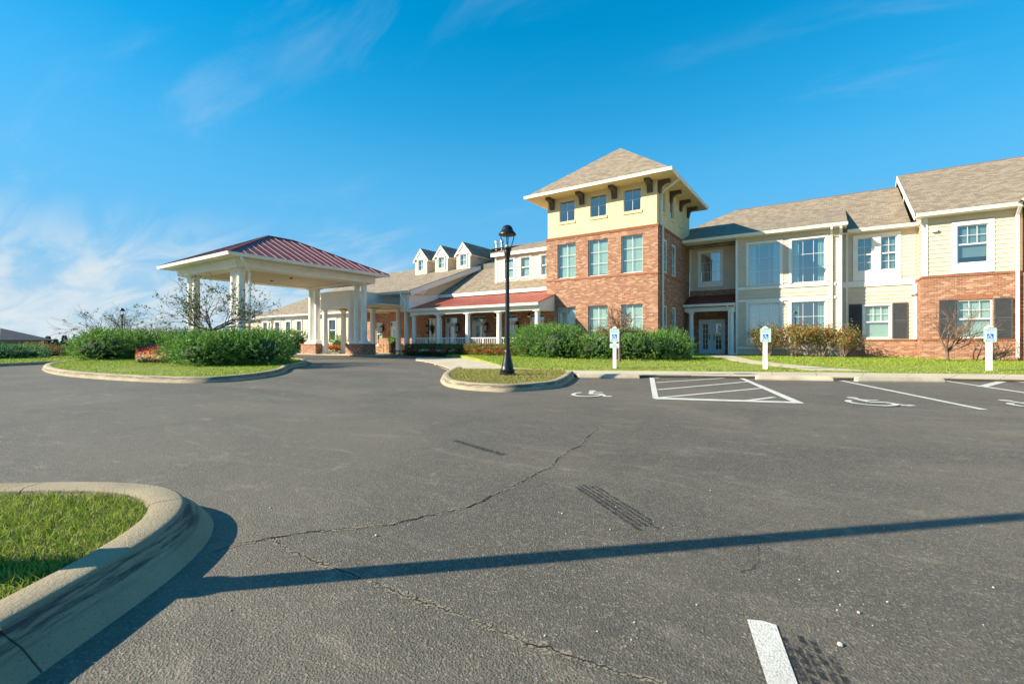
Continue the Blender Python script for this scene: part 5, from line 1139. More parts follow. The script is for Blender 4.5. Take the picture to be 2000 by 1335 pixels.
def post_sign(px, py, label, sub=False, w=.31, fin=False):
    x, y, z = G(px, py, LH); t = thing('parking_sign', (x, y, z), label, 'sign', 'reserved parking signs on white posts')
    f = YAW - R(0) if False else YAW * .0 + R(17)   # the signs face the stalls
    u = Vector((math.cos(f), math.sin(f), 0)); n = Vector((math.sin(f), -math.cos(f), 0)); base = Vector((x, y, z))
    fr = Fr((x, y), (u.x, u.y), (n.x, n.y))
    H = 1.36; pw = .058
    MB().fbox(fr, -pw, pw, z - .05, z + H, -.058, .058).build('post', 'white_post', t)
    c = MB(); c.fbox(fr, -pw - .02, pw + .02, z + H, z + H + .03, -.078, .078)
    c.add([fr.P(-pw - .005, z + H + .03, .06), fr.P(pw + .005, z + H + .03, .06), fr.P(pw + .005, z + H + .03, -.06), fr.P(-pw - .005, z + H + .03, -.06), fr.P(0, z + H + .085, 0)], [(0, 1, 4), (1, 2, 4), (2, 3, 4), (3, 0, 4)]); c.build('post_cap', 'white_post', t)
    s0, s1 = z + H - .455, z + H - .005; hw = w / 2
    def rrect(a, b, c0, d, r, off0, off1):
        pts = []
        for cx_, cz, a0 in ((b - r, c0 + r, -90), (b - r, d - r, 0), (a + r, d - r, 90), (a + r, c0 + r, 180)):
            for k in range(5): an = R(a0 + 22.5 * k); pts.append((cx_ + r * math.cos(an), cz + r * math.sin(an)))
        return MB().prism([fr.P(p, q, off1) for p, q in pts], tuple((n * (off0 - off1))[:]))
    pl = rrect(-hw, hw, s0, s1, .03, .0605, .064).build('sign_plate', 'sign_face', t)
    rb = MB(); 
    for (a, b, c0, d) in ((-hw + .012, hw - .012, s1 - .018, s1 - .013), (-hw + .012, hw - .012, s0 + .013, s0 + .018), (-hw + .012, -hw + .017, s0 + .018, s1 - .018), (hw - .017, hw - .012, s0 + .018, s1 - .018)): rb.fbox(fr, a, b, c0, d, .0645, .0652)
    rb.build('border', 'sign_green', pl)
    sq = .082; zc = s0 + .185; rrect(-sq, sq, zc - sq, zc + sq, .012, .0645, .0658).build('symbol_panel', 'sign_blue', pl)
    m = MB()
    for k, poly in enumerate(wheelchair()):
        P3 = [fr.P((a - .5) * .15, zc + (b - .48) * .15, .0662 + .0002 * k) for a, b in poly]; m.add(P3, [tuple(range(len(P3)))])
    m.build('wheelchair_symbol', 'white_post', pl)
    ar = MB(); za = s0 + .055; ar.fbox(fr, -.085, .085, za - .009, za + .009, .0645, .0655)
    for s in (-1, 1): ar.prism([fr.P(s * .125, za, .0645), fr.P(s * .083, za + .024, .0645), fr.P(s * .083, za - .024, .0645)], tuple((n * .001)[:]))
    ar.build('arrow', 'sign_green', pl)
    def letter(txt, size, zc_, parent, off=.0648):
        me = text_mesh(txt, size); me.materials.append(MAT['sign_green']); o = put('lettering', me, parent); loc = Vector(fr.P(0, zc_, off)) - base
        o.location = loc; o.rotation_euler = (R(90), 0, f)
    letter('RESERVED', .056, s1 - .062, pl); letter('PARKING', .050, s1 - .118, pl)
    if sub:
        q0, q1 = s0 - .20, s0 - .055; p2 = rrect(-hw, hw, q0, q1, .02, .0605, .064).build('lower_plate', 'sign_face', t); letter('VAN', .06, q1 - .045, p2); letter('ACCESSIBLE', .045, q0 + .04, p2)
    return t
post_sign(1200.5, 719.5, 'reserved parking sign on a white post with a small second plate, before the tower junipers', True)
post_sign(1494.5, 721.3, 'reserved parking sign on a white post in front of the rose bushes', False, .32)
post_sign(1931.5, 724.5, 'reserved parking sign on a white post in front of the brick wing', False, .33)

# ------------------------------------------------------------------ planting
def blob_core(name, blobs, mat, parent, k=.82):
    m = MB()
    for (cx_, cy_, cz_, rx, ry, rz) in blobs:
        n, h = 14, 7; vs = []; fs = []
        for j in range(h + 1):
            ph = math.pi * j / h
            for i in range(n):
                th = 2 * math.pi * i / n; w = k * random.uniform(.86, 1.06); vs.append((cx_ + rx * w * math.sin(ph) * math.cos(th), cy_ + ry * w * math.sin(ph) * math.sin(th), cz_ - rz * w * math.cos(ph)))
        for j in range(h):
            for i in range(n): fs.append((j * n + i, j * n + (i + 1) % n, (j + 1) * n + (i + 1) % n, (j + 1) * n + i))
        m.add(vs, fs)
    return m.build(name, mat, parent)
def sample_blobs(blobs, n, lo=.72, hi=1.04, up=True):
    B = np.array(blobs); a = B[:, 3] * B[:, 4] + B[:, 3] * B[:, 5] + B[:, 4] * B[:, 5]; idx = rng.choice(len(B), n, p=a / a.sum()); b = B[idx]
    d = rng.normal(size=(n, 3)); d /= np.linalg.norm(d, axis=1, keepdims=True)
    r = rng.uniform(lo, hi, (n, 1)); return b[:, :3] + d * r * b[:, 3:], d / b[:, 3:] / np.linalg.norm(d / b[:, 3:], axis=1, keepdims=True)
def outside_others(p, blobs, k=.70):
    keep = np.ones(len(p), bool)
    for b in blobs:
        q = (p - np.array(b[:3])) / np.array(b[3:]); keep &= (np.linalg.norm(q, axis=1) > k)
    return keep
def bloom(*a):
    o = leaves('blooms', *a); o['kind'] = 'stuff'; return o
def juniper(name, blobs, plumes, label, mat='juniper', scale=1.0, per=13, group='spreading juniper bushes', cat='bush', zmin=0.02, loc=None, core='soil'):
    c = np.array(blobs)[:, :3].mean(0); base = min(b[2] - b[5] for b in blobs)
    t = thing(name, (float(c[0]), float(c[1]), zmin), label, cat, group)
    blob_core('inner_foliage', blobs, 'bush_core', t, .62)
    p, nrm = sample_blobs(blobs, plumes); k = outside_others(p, blobs) & (p[:, 2] > zmin + .04); p, nrm = p[k], nrm[k]; n = len(p)
    ax = nrm * .75 + np.array([0.10, 0.10, .55]) * rng.uniform(.4, 1.3, (n, 1)) + rng.normal(0, .32, (n, 3)); ax /= np.linalg.norm(ax, axis=1, keepdims=True)
    L = rng.uniform(.16, .34, n) * scale
    s = rng.uniform(0, 1, (n, per)); pos = p[:, None, :] + ax[:, None, :] * (s * L[:, None])[..., None]
    d = ax[:, None, :] + rng.normal(0, .42, (n, per, 3)); ln = rng.uniform(.06, .125, (n, per)) * scale * (1.1 - .5 * s); 
    leaves('foliage', pos.reshape(-1, 3), d.reshape(-1, 3), ln.ravel(), (ln * .30).ravel(), mat, t)
    return t
def row_blobs(p0, p1, n, rx, ry, h, z, jit=.15):
    out = []
    for i in range(n):
        f = (i + .5) / n; x = p0[0] + (p1[0] - p0[0]) * f; y = p0[1] + (p1[1] - p0[1]) * f; hh = h * random.uniform(.86, 1.06)
        out.append((x + random.gauss(0, jit), y + random.gauss(0, jit), z + hh * .45, rx * random.uniform(.9, 1.1), ry * random.uniform(.9, 1.1), hh * .57))
    return out
# right bush on the drive island: front line from px 330 to 560
bz = .13
fA, fB = PD(374, 17.1), PD(536, 18.0); b = row_blobs(fA, fB, 5, 1.0, .95, 1.12, bz, .1); b += row_blobs(PD(378, 19.2), PD(520, 20.0), 4, 1.15, 1.15, 1.2, bz, .15)
juniper('juniper_bush', b, 5600, 'large spreading juniper at the right of the drive island, in front of the canopy', 'juniper', 1.15, 14, zmin=.12)
b = row_blobs(PD(187, 20.6), PD(242, 23.2), 5, 1.05, 1.0, 1.22, bz, .12) + row_blobs(PD(205, 23), PD(322, 27.0), 5, 1.3, 1.2, 1.35, bz, .12)
juniper('juniper_bush', b, 5200, 'large spreading juniper at the left of the drive island, left of the flower bed', 'juniper', 1.2, 13, zmin=.12)
# far juniper by the drive behind the canopy
b = row_blobs(PD(548, 41), PD(590, 39.5), 4, 1.1, 1.1, 1.75, .1, .2); juniper('juniper_bush', b, 1500, 'juniper against the low wing, left of the brick canopy plinths', 'juniper', 1.5, 11)
b = row_blobs(PD(505, 42.5), PD(545, 41.5), 4, 1.2, 1.1, 1.5, .1, .2); juniper('juniper_bush', b, 1300, 'juniper below the windows of the low wing, partly hidden by the island bush', 'juniper', 1.5, 11)
b = row_blobs(PD(655, 41.6), PD(672, 41.2), 2, .7, .7, 1.3, .1, .1); juniper('juniper_bush', b, 500, 'small juniper seen between the portico columns below a window', 'juniper', 1.3, 11)
# tower junipers
zt_ = .20
b = row_blobs((-14.0, 21.6), (-10.6, 19.9), 6, .95, .9, 1.52, zt_, .12) + row_blobs((-13.4, 22.6), (-10.2, 21.2), 4, .95, .9, 1.62, zt_, .12)
juniper('juniper_bush', b, 4600, 'tall spreading juniper under the tower, left of the bare sapling', 'juniper', 1.1, 13, zmin=.16)
b = row_blobs((-9.7, 20.4), (-5.85, 22.3), 6, .95, .9, 1.18, zt_, .10) + row_blobs((-9.2, 21.5), (-6.1, 23.2), 5, .95, .95, 1.32, zt_, .12)
juniper('juniper_bush', b, 4400, 'spreading juniper at the foot of the tower, right of the bare sapling', 'juniper', 1.1, 13, zmin=.16)
# verge hedge on the left
b = row_blobs(PD(-250, 19.5), PD(70, 23.2), 8, 1.0, 1.0, .62, .1, .12); juniper('juniper_bush', b, 3400, 'juniper hedge on the verge at the far left edge', 'juniper_blue', .95, 12)
b = row_blobs(PD(70, 25.2), PD(150, 28.6), 5, 1.0, .9, .55, .1, .1)
t = juniper('spirea_hedge', b, 1500, 'russet brown low hedge on the verge between the juniper hedge and the drive island', 'russet', .85, 12, group=None, cat='hedge')
b = row_blobs(PD(40, 26.0), PD(75, 26.6), 2, 1.0, .9, .6, .1, .1); juniper('spirea_hedge', b, 700, 'small yellowing shrub rising behind the verge junipers at the left', 'hedge', 1.3, 12, group=None, cat='hedge')

# clipped porch hedge: one hedge, shade and sun put into two leaf colours
def clipped_hedge(x0, x1, y0, y1, z0, z1, mat, label, n):
    t = thing('clipped_hedge', ((x0 + x1) / 2, (y0 + y1) / 2, z0), label, 'hedge', 'clipped hedges below the porch railing')
    MB().box(x0 + .12, x1 - .12, y0 + .12, y1 - .12, z0, z1 - .12).build('inner_foliage', mat, t)
    w, d, h = x1 - x0, y1 - y0, z1 - z0; ar = np.array([w * h, w * d, d * h, d * h]); f = rng.choice(4, n, p=ar / ar.sum()); u, v = rng.uniform(0, 1, n), rng.uniform(0, 1, n)
    x = np.where(f < 2, x0 + w * u, np.where(f == 2, x0, x1)); y = np.where(f == 0, y0, y0 + d * np.where(f == 1, v, u)); z = np.where(f == 1, z1, z0 + h * v)
    c = np.stack([x, y, z], 1) + rng.normal(0, .045, (n, 3)); dr = rng.normal(0, 1, (n, 3)) + np.array([0, -.5, .7]); leaves('foliage', c, dr, rng.uniform(.04, .09, n), rng.uniform(.03, .055, n), mat, t)
clipped_hedge(-23.3, -17.9, 21.75, 22.5, .12, .78, 'hedge_green', 'left half of the clipped hedge below the porch railing, leaves coloured dark green for shade', 9000)
clipped_hedge(-17.85, -14.1, 21.35, 22.15, .12, .80, 'hedge', 'right half of the clipped hedge below the porch railing, leaves coloured golden for sunlight', 8000)
def flower_clump(x, y, z, r, h, mats, label, group, n=90):
    t = thing('flower_clump', (x, y, z), label, 'flowers', group)
    c = np.stack([x + rng.normal(0, r * .5, n), y + rng.normal(0, r * .5, n), z + rng.uniform(0, h * .8, n)], 1); leaves('foliage', c, rng.normal(0, .6, (n, 3)) + np.array([0, 0, .8]), rng.uniform(.08, .14, n), .05, 'hedge_green', t)
    for m_ in mats:
        k = n; c = np.stack([x + rng.normal(0, r * .5, k), y + rng.normal(0, r * .5, k), z + h * rng.uniform(.55, 1.05, k)], 1); bloom( c, rng.normal(0, 1, (k, 3)) + np.array([0, -.3, .3]), rng.uniform(.05, .10, k), .07, m_, t)
names = [('red', ['red_petal']), ('crimson', ['red_petal', 'pink_petal']), ('white', ['white_petal']), ('red and white', ['red_petal', 'white_petal'])]
fl = [(768, 690, 1), (778, 690, 2), (791, 690, 0), (804, 690, 1), (816, 690.5, 1), (825, 690, 2), (834, 690, 3), (848, 690.5, 1), (862, 691, 2), (868, 691, 0), (885, 691, 2), (888, 691.5, 0), (911, 692, 0), (935, 692.3, 0), (952, 693, 0), (974, 693, 0), (998, 693, 0), (1024, 693.5, 0), (1046, 693.8, 0)]
for i, (px, py, k) in enumerate(fl):
    x, y = XY(px, 21.45 if px < 950 else 21.0), 21.45 if px < 950 else 21.0
    flower_clump(x, y, LH(x, y) if px > 800 else .14, .22, .30, names[k][1], '%s bedding flowers by the porch hedge, %s clump from the left' % (names[k][0], ['first', 'second', 'third', 'fourth', 'fifth', 'sixth', 'seventh', 'eighth', 'ninth', 'tenth', 'eleventh', 'twelfth', 'thirteenth', 'fourteenth', 'fifteenth', 'sixteenth', 'seventeenth', 'eighteenth', 'last'][i]), 'bedding flowers along the porch', 60)
for i, px in enumerate((645, 656, 668)):
    x, y = PD(px, 36.0 + i * .3); flower_clump(x, y, .14, .34, .55, ['orange_petal', 'red_petal'] if i != 1 else ['red_petal', 'orange_petal'], ['orange red flowers beside the left portico column', 'orange red flowers in the middle of the gap between the portico columns', 'orange red flowers beside the brick plinth under the portico'][i], 'flowers between the portico columns', 120)
t = thing('flower_bed', (*PD(295, 19.6), .13), 'pink and orange bedding flowers massed between the two island junipers', 'flowers')
n = 2600; q = rng.uniform(0, 1, (n, 2)); P = np.array([PD(267 + 58 * a, 18.5 + 5.2 * b_) for a, b_ in q]); zz = .14 + q[:, 1] * .42
leaves('foliage', np.stack([P[:, 0], P[:, 1], zz + rng.uniform(0, .15, n)], 1), rng.normal(0, .6, (n, 3)) + np.array([0, 0, .7]), .12, .06, 'hedge_green', t)
for m_, lo, hi in (('pink_petal', .45, 1.0), ('orange_petal', 0, .6), ('white_petal', 0, .3), ('red_petal', .2, .8)):
    s = (q[:, 1] > lo) & (q[:, 1] < hi) & (rng.uniform(0, 1, n) < .7); k = int(s.sum()); bloom( np.stack([P[s, 0], P[s, 1], zz[s] + rng.uniform(.12, .25, k)], 1), rng.normal(0, 1, (k, 3)) + np.array([0, 0, .4]), rng.uniform(.06, .11, k), .08, m_, t)
sheet('flower_bed_mulch', smooth_path([PD(262, 17.6), PD(330, 17.4), PD(345, 24), PD(255, 24.2)], 2, True), lambda x, y: A(x, y) + .125, 'mulch')

# ------------------------------------------------------------------ branching plants
def grow(p, d, L, r, depth_, out, tips, spread=.55, up=.12, kids=(2, 3), shrink=.74, seglen=.16, flat=1.0, wob=.16):
    p = np.array(p, float); d = np.array(d, float); d /= np.linalg.norm(d); n = max(2, int(L / seglen)); pts = [p.copy()]; rad = [r]
    for i in range(n):
        d = d + rng.normal(0, wob, 3) * np.array([1, 1, .7]) + np.array([0, 0, up * .25]); d /= np.linalg.norm(d); p = p + d * L / n; pts.append(p.copy()); rad.append(r * (1 - .38 * (i + 1) / n))
    out.append((pts, rad))
    if depth_ == 0: tips.append((p, d)); return
    k = random.randint(*kids)
    for j in range(k + (1 if depth_ > 2 else 0)):
        f = random.uniform(.45, 1.0) if j else 1.0; idx = min(len(pts) - 1, max(1, int(f * (len(pts) - 1)))); q = pts[idx]
        s = rng.normal(0, 1, 3); s -= d * s.dot(d); s /= (np.linalg.norm(s) + 1e-9); nd = d * (1 - spread * .5) + s * spread * random.uniform(.7, 1.3) + np.array([0, 0, up]); nd[2] *= flat
        grow(q, nd, L * shrink * random.uniform(.8, 1.15), rad[idx] * random.uniform(.55, .72), depth_ - 1, out, tips, spread, up, kids, shrink, seglen, flat, wob)
def tubes(name, segs, mat, parent, n=5, rmin=.0035):
    m = MB()
    for pts, rad in segs: m.pipe([tuple(p) for p in pts], [max(rmin, r) for r in rad], n=n if rad[0] > .015 else 3)
    return m.build(name, mat, parent)
def bare_tree(name, base, label, H=3.4, dirs=None, leafn=300, leafm='tree_leaf', bark='bark', trunk=.6, r=.055, spread=.6, depth_=5, flat=.75, lsize=.085, L0=None, group='bare small trees', tips_keep=.6, wob=.16, rmin=.0035, lean=(0, 0)):
    t = thing(name, base, label, 'tree', group); segs = []; tips = []
    b_ = np.array(base, float); top = b_ + np.array([lean[0], lean[1], trunk]); pts = [b_ + (top - b_) * f + rng.normal(0, .01, 3) * (1 if 0 < f < 1 else 0) for f in np.linspace(0, 1, 6)]
    segs.append((pts, [r * 1.25, r * 1.1, r, r, r * .95, r * .9])); tk = tubes('trunk', segs, bark, t, 8); cr = []
    L0 = L0 or H * .30
    for d in dirs: grow(top - np.array([0, 0, .05]), d, L0 * random.uniform(.85, 1.15), r * .68, depth_ - 1, cr, tips, spread, .10, (2, 3), .76, .14, flat, wob)
    tubes('branches', cr, bark, t, 5, rmin)
    if leafn:
        idx = rng.integers(0, len(tips), leafn); P = np.array([tips[i][0] for i in idx]); D = np.array([tips[i][1] for i in idx])
        w = P[:, 2] - P[:, 2].min(); keep = rng.uniform(0, 1, leafn) < (.25 + .75 * w / (w.max() + 1e-6)); P, D = P[keep], D[keep]
        P = P - D * rng.uniform(0, .35, (len(P), 1)) + rng.normal(0, .035, (len(P), 3)); leaves('crown', P, D * .4 + rng.normal(0, .8, (len(P), 3)), rng.uniform(.6, 1.2, len(P)) * lsize, rng.uniform(.4, .7, len(P)) * lsize, leafm, t)
    return t
cr_, cd_ = np.array([CC, SS, 0]), np.array([-SS, CC, 0])
def D(r_, d_, z_): return cr_ * r_ + cd_ * d_ + np.array([0, 0, z_])
x, y = PD(424, 19.0); le = D(-.30, .1, 0)
bare_tree('spreading_tree', (x, y, .13), 'nearly bare spreading tree with a few green leaves before the canopy columns', 3.7, [D(-1, .1, .55), D(-.65, -.5, .6), D(-.35, .4, 1.0), D(.5, -.3, .9), D(.9, .3, .7), D(1.0, -.2, .35), D(.1, .7, .8), D(-.9, .5, .25), D(.7, .6, .3)], 1700, trunk=1.35, r=.052, depth_=5, spread=.55, flat=.80, L0=1.0, lean=(float(le[0]), float(le[1])), lsize=.11, rmin=.0042)
x, y = PD(222, 25.5)
bare_tree('spreading_tree', (x, y, .13), 'nearly bare spreading tree behind the left juniper, beside the distant lamp', 2.9, [D(-1, .2, .45), D(-.7, -.4, .7), D(.1, .4, 1.0), D(.8, .2, .75), D(1, -.3, .5), D(-.9, .6, .25), D(.5, .7, .6)], 300, trunk=1.0, r=.045, depth_=5, spread=.55, flat=.80, L0=.95, lsize=.13, rmin=.005)
x, y = PD(1210, 20.2); z = LH(x, y)
bare_tree('bare_sapling', (x, y, z), 'bare twiggy sapling with a pale slim trunk between the two tower junipers', 2.4, [D(-.5, 0, 1), D(.5, .2, 1), D(.1, -.4, 1.1), D(.9, .1, .55), D(-.9, .2, .6), D(.4, .6, .8)], 40, trunk=1.15, r=.062, depth_=5, spread=.6, flat=.9, L0=.58, bark='twig_brown', wob=.2, lsize=.1, rmin=.007)
x, y = XY(1850, 28.2), 28.2; z = LH(x, y)
bare_tree('bare_shrub_tree', (x, y, z), 'leafless grey branching small tree in front of the brick wing shutters', 2.2, [D(-.7, 0, .9), D(.8, .1, .8), D(-.25, -.3, 1.1), D(.3, .3, 1.1), D(.05, -.2, 1.2), D(1.0, -.2, .6)], 0, trunk=.40, r=.070, depth_=4, spread=.48, flat=1.0, L0=.88, bark='twig_brown', wob=.13, rmin=.0065)
sheet('mulch_ring', [(x + .55 * math.cos(a), y + .55 * math.sin(a)) for a in np.linspace(0, 2 * math.pi, 25)[:-1]], lambda a_, b_: LH(a_, b_) + .02, 'mulch')

def rose_bush(px, w, h, label, leafn, dist_y=28.95):
    x, y = XY(px, dist_y), dist_y; z = LH(x, y); t = thing('rose_bush', (x, y, z), label, 'bush', 'rose bushes below the bay windows'); segs = []; tips = []
    for k in range(16):
        a = random.uniform(0, 2 * math.pi); rr = random.uniform(.02, .16); grow((x + rr * math.cos(a), y + rr * math.sin(a), z - .02), (math.cos(a) * random.uniform(.1, .75) * w, math.sin(a) * .5, 1.1), h * .50, .016, 2, segs, tips, .45, .15, (2, 3), .62, .12, 1.0, .12)
    tubes('stems', segs, 'pale_bark', t, 4, .005); T = np.array([p for p, d in tips]); i = rng.integers(0, len(T), leafn)
    P = T[i] + rng.normal(0, 1, (leafn, 3)) * np.array([.14, .14, .13]) * 1.0; P[:, 2] = np.maximum(P[:, 2], z + h * .28); leaves('foliage', P, rng.normal(0, 1, (leafn, 3)), rng.uniform(.06, .12, leafn), rng.uniform(.04, .07, leafn), 'rose', t)
    k = 120; i = rng.integers(0, len(T), 22); C = np.repeat(T[i] + rng.normal(0, .1, (22, 3)) + np.array([0, -.05, .06]), 9, axis=0) + rng.normal(0, .03, (22 * 9, 3)); bloom( C, rng.normal(0, 1, (len(C), 3)), .07, .06, 'red_petal', t)
rose_bush(1497, 1.15, 1.62, 'leftmost rose bush, behind the post sign and below the left bay window', 2600, 28.9)
rose_bush(1550, 1.15, 1.70, 'dense rose bush, second from the left below the bay windows', 2800, 28.85)
rose_bush(1603, .95, 1.70, 'rose bush in front of the right bay window, third from the left', 2000, 28.9)
rose_bush(1647, .85, 1.55, 'thin rose bush with bright red tips beside the dark shutter', 1500, 28.8)

# ------------------------------------------------------------------ grass
def inside(pts, poly):
    x, y = pts[:, 0], pts[:, 1]; c = np.zeros(len(pts), bool); n = len(poly)
    for i in range(n):
        x0, y0 = poly[i][:2]; x1, y1 = poly[(i + 1) % n][:2]
        hit = ((y0 > y) != (y1 > y)); xi = (x1 - x0) * (y - y0) / ((y1 - y0) + 1e-12) + x0; c ^= hit & (x < xi)
    return c
def grass(name, poly, dens_, hgt, wid, zf, mat, label, excl=(), limit=90000, infront=True):
    P = np.array([p[:2] for p in poly]); lo, hi = P.min(0), P.max(0); n = int(min((hi - lo).prod() * dens_, 900000)); q = rng.uniform(lo, hi, (n, 2)); k = inside(q, poly)
    for e in excl: k &= ~inside(q, e)
    if infront: d = -SS * q[:, 0] + CC * q[:, 1]; r_ = CC * q[:, 0] + SS * q[:, 1]; k &= (d > .3) & (np.abs(r_) < d * 1.2 + .4)
    q = q[k][:limit]; n = len(q); z = np.array([zf(a, b) for a, b in q]) - .004
    base = np.stack([q[:, 0], q[:, 1], z], 1); a = rng.uniform(0, 2 * np.pi, n); s = np.stack([np.cos(a), np.sin(a), np.zeros(n)], 1); h = rng.uniform(.45, 1.25, n)[:, None] * hgt; w = rng.uniform(.6, 1.3, n)[:, None] * wid
    l1 = rng.normal(0, .45, (n, 3)); l1[:, 2] = 1.0; l1 /= np.linalg.norm(l1, axis=1, keepdims=True); l2 = l1 + rng.normal(0, .55, (n, 3)) - np.array([0, 0, .25]); l2 /= np.linalg.norm(l2, axis=1, keepdims=True)
    m1 = base + l1 * h * .55; tip = m1 + l2 * h * .6
    V = np.stack([base - s * w / 2, base + s * w / 2, m1 + s * w * .38, m1 - s * w * .38, tip], 1).reshape(-1, 3); i = np.arange(n)[:, None] * 5
    T = np.concatenate([i + np.array([[0, 1, 2]]), i + np.array([[0, 2, 3]]), i + np.array([[3, 2, 4]])], 0)
    return tag(np_mesh(name, V, T, mat, None, True), label, 'grass', kind='stuff')
sheet('island_soil', FGPOLY, 0.1065, 'soil_grass')
grass('grass', FGPOLY, 8500, .058, .0045, lambda x, y: .105, 'grass', 'short green grass with dry blades filling the near kerbed island', limit=70000)
grass('grass', LIPOLY, 1500, .05, .010, lambda x, y: .12, 'dry_grass', 'patchy dry grass around the foot of the street lamp', limit=30000)
grass('grass', RIPOLY, 420, .06, .016, lambda x, y: A(x, y) + .115, 'lawn_grass', 'bright green grass on the drive island', limit=60000)
grass('grass', LAWN, 330, .06, .018, LH, 'lawn_grass', 'mown green lawn between the sidewalk and the building', [PATHPOLY], 150000)
grass('grass', VGPOLY, 200, .07, .022, lambda x, y: A(x, y) + .10, 'lawn_grass', 'green grass of the verge at the far left', limit=40000)
# dead leaves on the lawn edge and island
n = 420; c = np.array([[*PD(random.uniform(880, 2000), random.uniform(11.5, 24)), 0] for _ in range(n)]); k = inside(c[:, :2], LAWN) | inside(c[:, :2], LIPOLY); c = c[k]
c[:, 2] = [LH(a, b) + .035 for a, b in c[:, :2]]; tag(leaves('fallen_leaves', c, rng.normal(0, 1, (len(c), 3)) * np.array([1, 1, .2]), .07, .05, 'russet'), 'dry fallen leaves scattered over the lawn', 'leaves', kind='stuff')

# ------------------------------------------------------------------ by the entrance
def chair(x, y, rot, label):
    t = thing('porch_chair', (x, y, .135), label, 'chair', 'tall wooden porch chairs'); fr = Fr((x, y), (math.cos(rot), math.sin(rot)), (math.sin(rot), -math.cos(rot)))
    for u in (-.26, .26):
        for o in (.24, -.24): MB().fbox(fr, u - .03, u + .03, .14, .55 if o > 0 else .60, o - .03, o + .03).build('leg', 'wood', t)
        MB().fbox(fr, u - .05, u + .05, .74, .77, -.30, .32).build('arm', 'wood', t); MB().fbox(fr, u - .025, u + .025, .55, .74, .20, .25).build('arm_post', 'wood', t)
    for k in range(5): MB().fbox(fr, -.28, .28, .52, .545, -.24 + k * .105, -.15 + k * .105).build('seat_slat', 'wood', t)
    for k in range(5): MB().fbox(fr, -.25 + k * .102, -.16 + k * .102, .56, 1.35 - abs(k - 2) * .05, -.30, -.275).build('back_slat', 'wood', t)
x = XY(740, 25.7); chair(x, 25.7, R(12), 'tall wooden chair against the brick wall left of the entrance lantern'); x = XY(757, 25.6); chair(x, 25.6, R(-10), 'tall wooden chair between the entrance lantern and the planter')
lantern((XY(748.5, 26.5), 26.48, 2.0), (0, -1), 'black wall lantern above the wooden chairs at the entrance')
x, y = XY(767, 24.9), 24.9; t = thing('planter', (x, y, .135), 'tall black planter with a small green shrub beside the entrance column', 'planter')
MB().lathe((x, y, .135), [(.17, 0), (.22, .05), (.30, .72), (.33, .75), (.30, .78), (.26, .74)], 16).build('pot', 'pot', t, True); n = 500
v = rng.normal(0, 1, (n, 3)); v /= np.linalg.norm(v, axis=1, keepdims=True); leaves('shrub', np.array([x, y, 1.1]) + v * np.array([.36, .36, .28]) * rng.uniform(.5, 1, (n, 1)), v + rng.normal(0, .4, (n, 3)), .14, .07, 'juniper', t)

# ------------------------------------------------------------------ far left background
def far_house():
    d = 66; x0, y0 = PD(-60, d); x1, y1 = PD(62, d); t = thing('far_house', (x0, y0, -1.05), 'low brown roofed house far off behind the verge hedge at the left edge', 'house')
    X_, Y_ = PD(-64, d); f = YAW; u = np.array([math.cos(f), math.sin(f)]); n = np.array([math.sin(f), -math.cos(f)])
    fr = Fr((X_, Y_), tuple(u), tuple(n)); a, b = -9, 4.2
    MB().fbox(fr, a, b, -1.1, 1.35, -7, 0).build('wall', 'far_siding', t); e0, e1 = a - .5, b + .9; zr_ = 3.05
    ridge0, ridge1 = (a + 3.5, -3.5), (.9, -3.5); c = [fr.P(e0, 1.3, .5), fr.P(e1, 1.3, .5), fr.P(e1, 1.3, -7.5), fr.P(e0, 1.3, -7.5)]; r_ = [fr.P(ridge0[0], zr_, ridge0[1]), fr.P(ridge1[0], zr_, ridge1[1])]
    m = MB(); m.add(c + r_ + [(p[0], p[1], p[2] - .12) for p in c], [(0, 1, 5, 4), (1, 2, 5), (2, 3, 4, 5), (3, 0, 4), (6, 9, 8, 7)] + [(i, 6 + i, 6 + (i + 1) % 4, (i + 1) % 4) for i in range(4)]); m.build('roof', 'far_roof', t)
    m = MB(); m.prism([fr.P(-5, 1.45, 1.6), fr.P(2.6, 1.45, 1.6), fr.P(-1.2, 2.35, 1.6)], tuple(np.append(-n * 3, 0))); m.build('porch_gable', 'shutter', t); MB().fbox(fr, -5.2, 2.9, 1.28, 1.42, 1.2, 1.75).build('fascia', 'white_trim', t)
    for w_ in (-6.5, -3, 1.5): o = MB().fbox(fr, w_ - .5, w_ + .5, -.1, 1.0, .005, .03).build('window', 'white_trim', t); MB().fbox(fr, w_ - .42, w_ + .42, -.02, .92, .031, .035).build('pane', 'glass_dark', o)
far_house()
a_, b_ = np.array(PD(-260, 36)), np.array(PD(164, 40)); d_ = b_ - a_; L_ = np.hypot(*d_); u_ = d_ / L_; fr = Fr(tuple(a_), tuple(u_), (u_[1], -u_[0]))
t = thing('boundary_wall', (float(a_[0]), float(a_[1]), -1.05), 'long low dark boundary wall behind the verge hedge at the left', 'wall')
k = 0; w_ = 2.4
while k * w_ < L_:
    MB().fbox(fr, k * w_ + .01, min((k + 1) * w_ - .01, L_), -1.1, .98, -.06, .06).build('panel', 'dark_wall', t); MB().fbox(fr, k * w_ - .09, k * w_ + .09, -1.1, 1.03, -.10, .10).build('post', 'dark_wall', t); k += 1
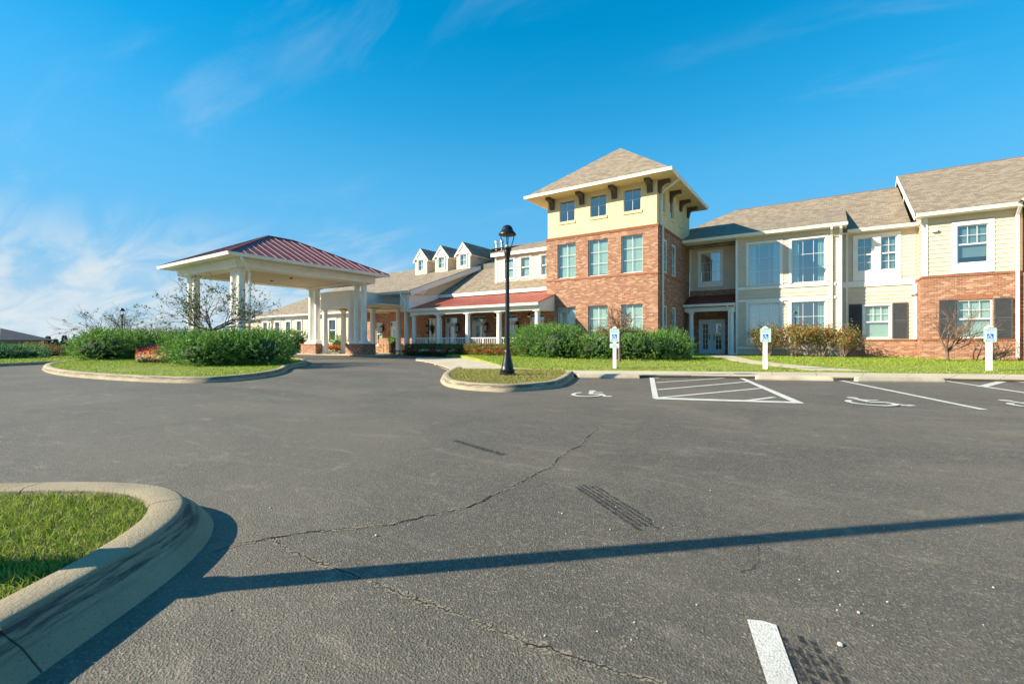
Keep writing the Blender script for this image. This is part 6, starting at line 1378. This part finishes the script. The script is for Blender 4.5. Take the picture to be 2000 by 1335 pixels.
def conifer(px, d, top, wid, label):
    x, y = PD(px, d); H_ = top; t = thing('conifer', (x, y, -1.05), label, 'tree', 'far conifers beyond the boundary wall'); MB().lathe((x, y, -1.05), [(.10, 0), (.04, H_ * .9)], 6).build('trunk', 'bark', t); n = 700
    f = rng.uniform(0, 1, n) ** .8; a = rng.uniform(0, 6.283, n); r_ = wid * (1 - f) * rng.uniform(.3, 1, n) + .03; c = np.stack([x + r_ * np.cos(a), y + r_ * np.sin(a), -1.05 + .25 + f * (H_ - .3)], 1); leaves('crown', c, np.stack([np.cos(a), np.sin(a), .1 * np.ones(n)], 1) + rng.normal(0, .3, (n, 3)), .35, .14, 'conifer', t)
conifer(94, 85, 3.1, .8, 'leftmost small conifer beyond the boundary wall'); conifer(109, 88, 2.6, .7, 'thin middle conifer beyond the boundary wall'); conifer(126, 85, 3.2, .85, 'rightmost conifer beyond the boundary wall'); 
def far_tree(px, d, H_, label):
    x, y = PD(px, d); bare_tree('far_bare_tree', (x, y, -1.05), label, H_, [D(-.6, 0, 1), D(.6, .1, 1), D(.1, .2, 1.2), D(.9, -.2, .7), D(-.9, .2, .7)], 0, trunk=H_ * .25, r=.09, depth_=5, L0=H_ * .26, bark='twig_brown', group='bare trees far beyond the wall', rmin=.014, spread=.6, flat=1.0)
for i, (px, d, h) in enumerate(((165, 62, 3.6), (192, 58, 4.0), (285, 60, 4.2), (312, 55, 4.4), (345, 60, 4.2), (150, 75, 3.2))):
    far_tree(px, d, h, ['grey bare tree beyond the wall, just left of the leaning island tree', 'grey bare tree beyond the wall, below the distant lamp', 'grey bare tree low on the horizon right of the distant lamp', 'grey bare tree left of the leftmost canopy pillar', 'grey bare tree behind the leftmost canopy pillar', 'smallest grey bare tree above the right end of the boundary wall'][i])
x, y = PD(420, 38); bz_ = row_blobs(PD(405, 40), PD(450, 41), 3, 1.2, 1.1, 2.0, -.2, .2); juniper('spirea_hedge', bz_, 900, 'yellow green shrub behind the spreading tree, between the canopy pillars', 'hedge', 1.5, 11, group=None, cat='bush')
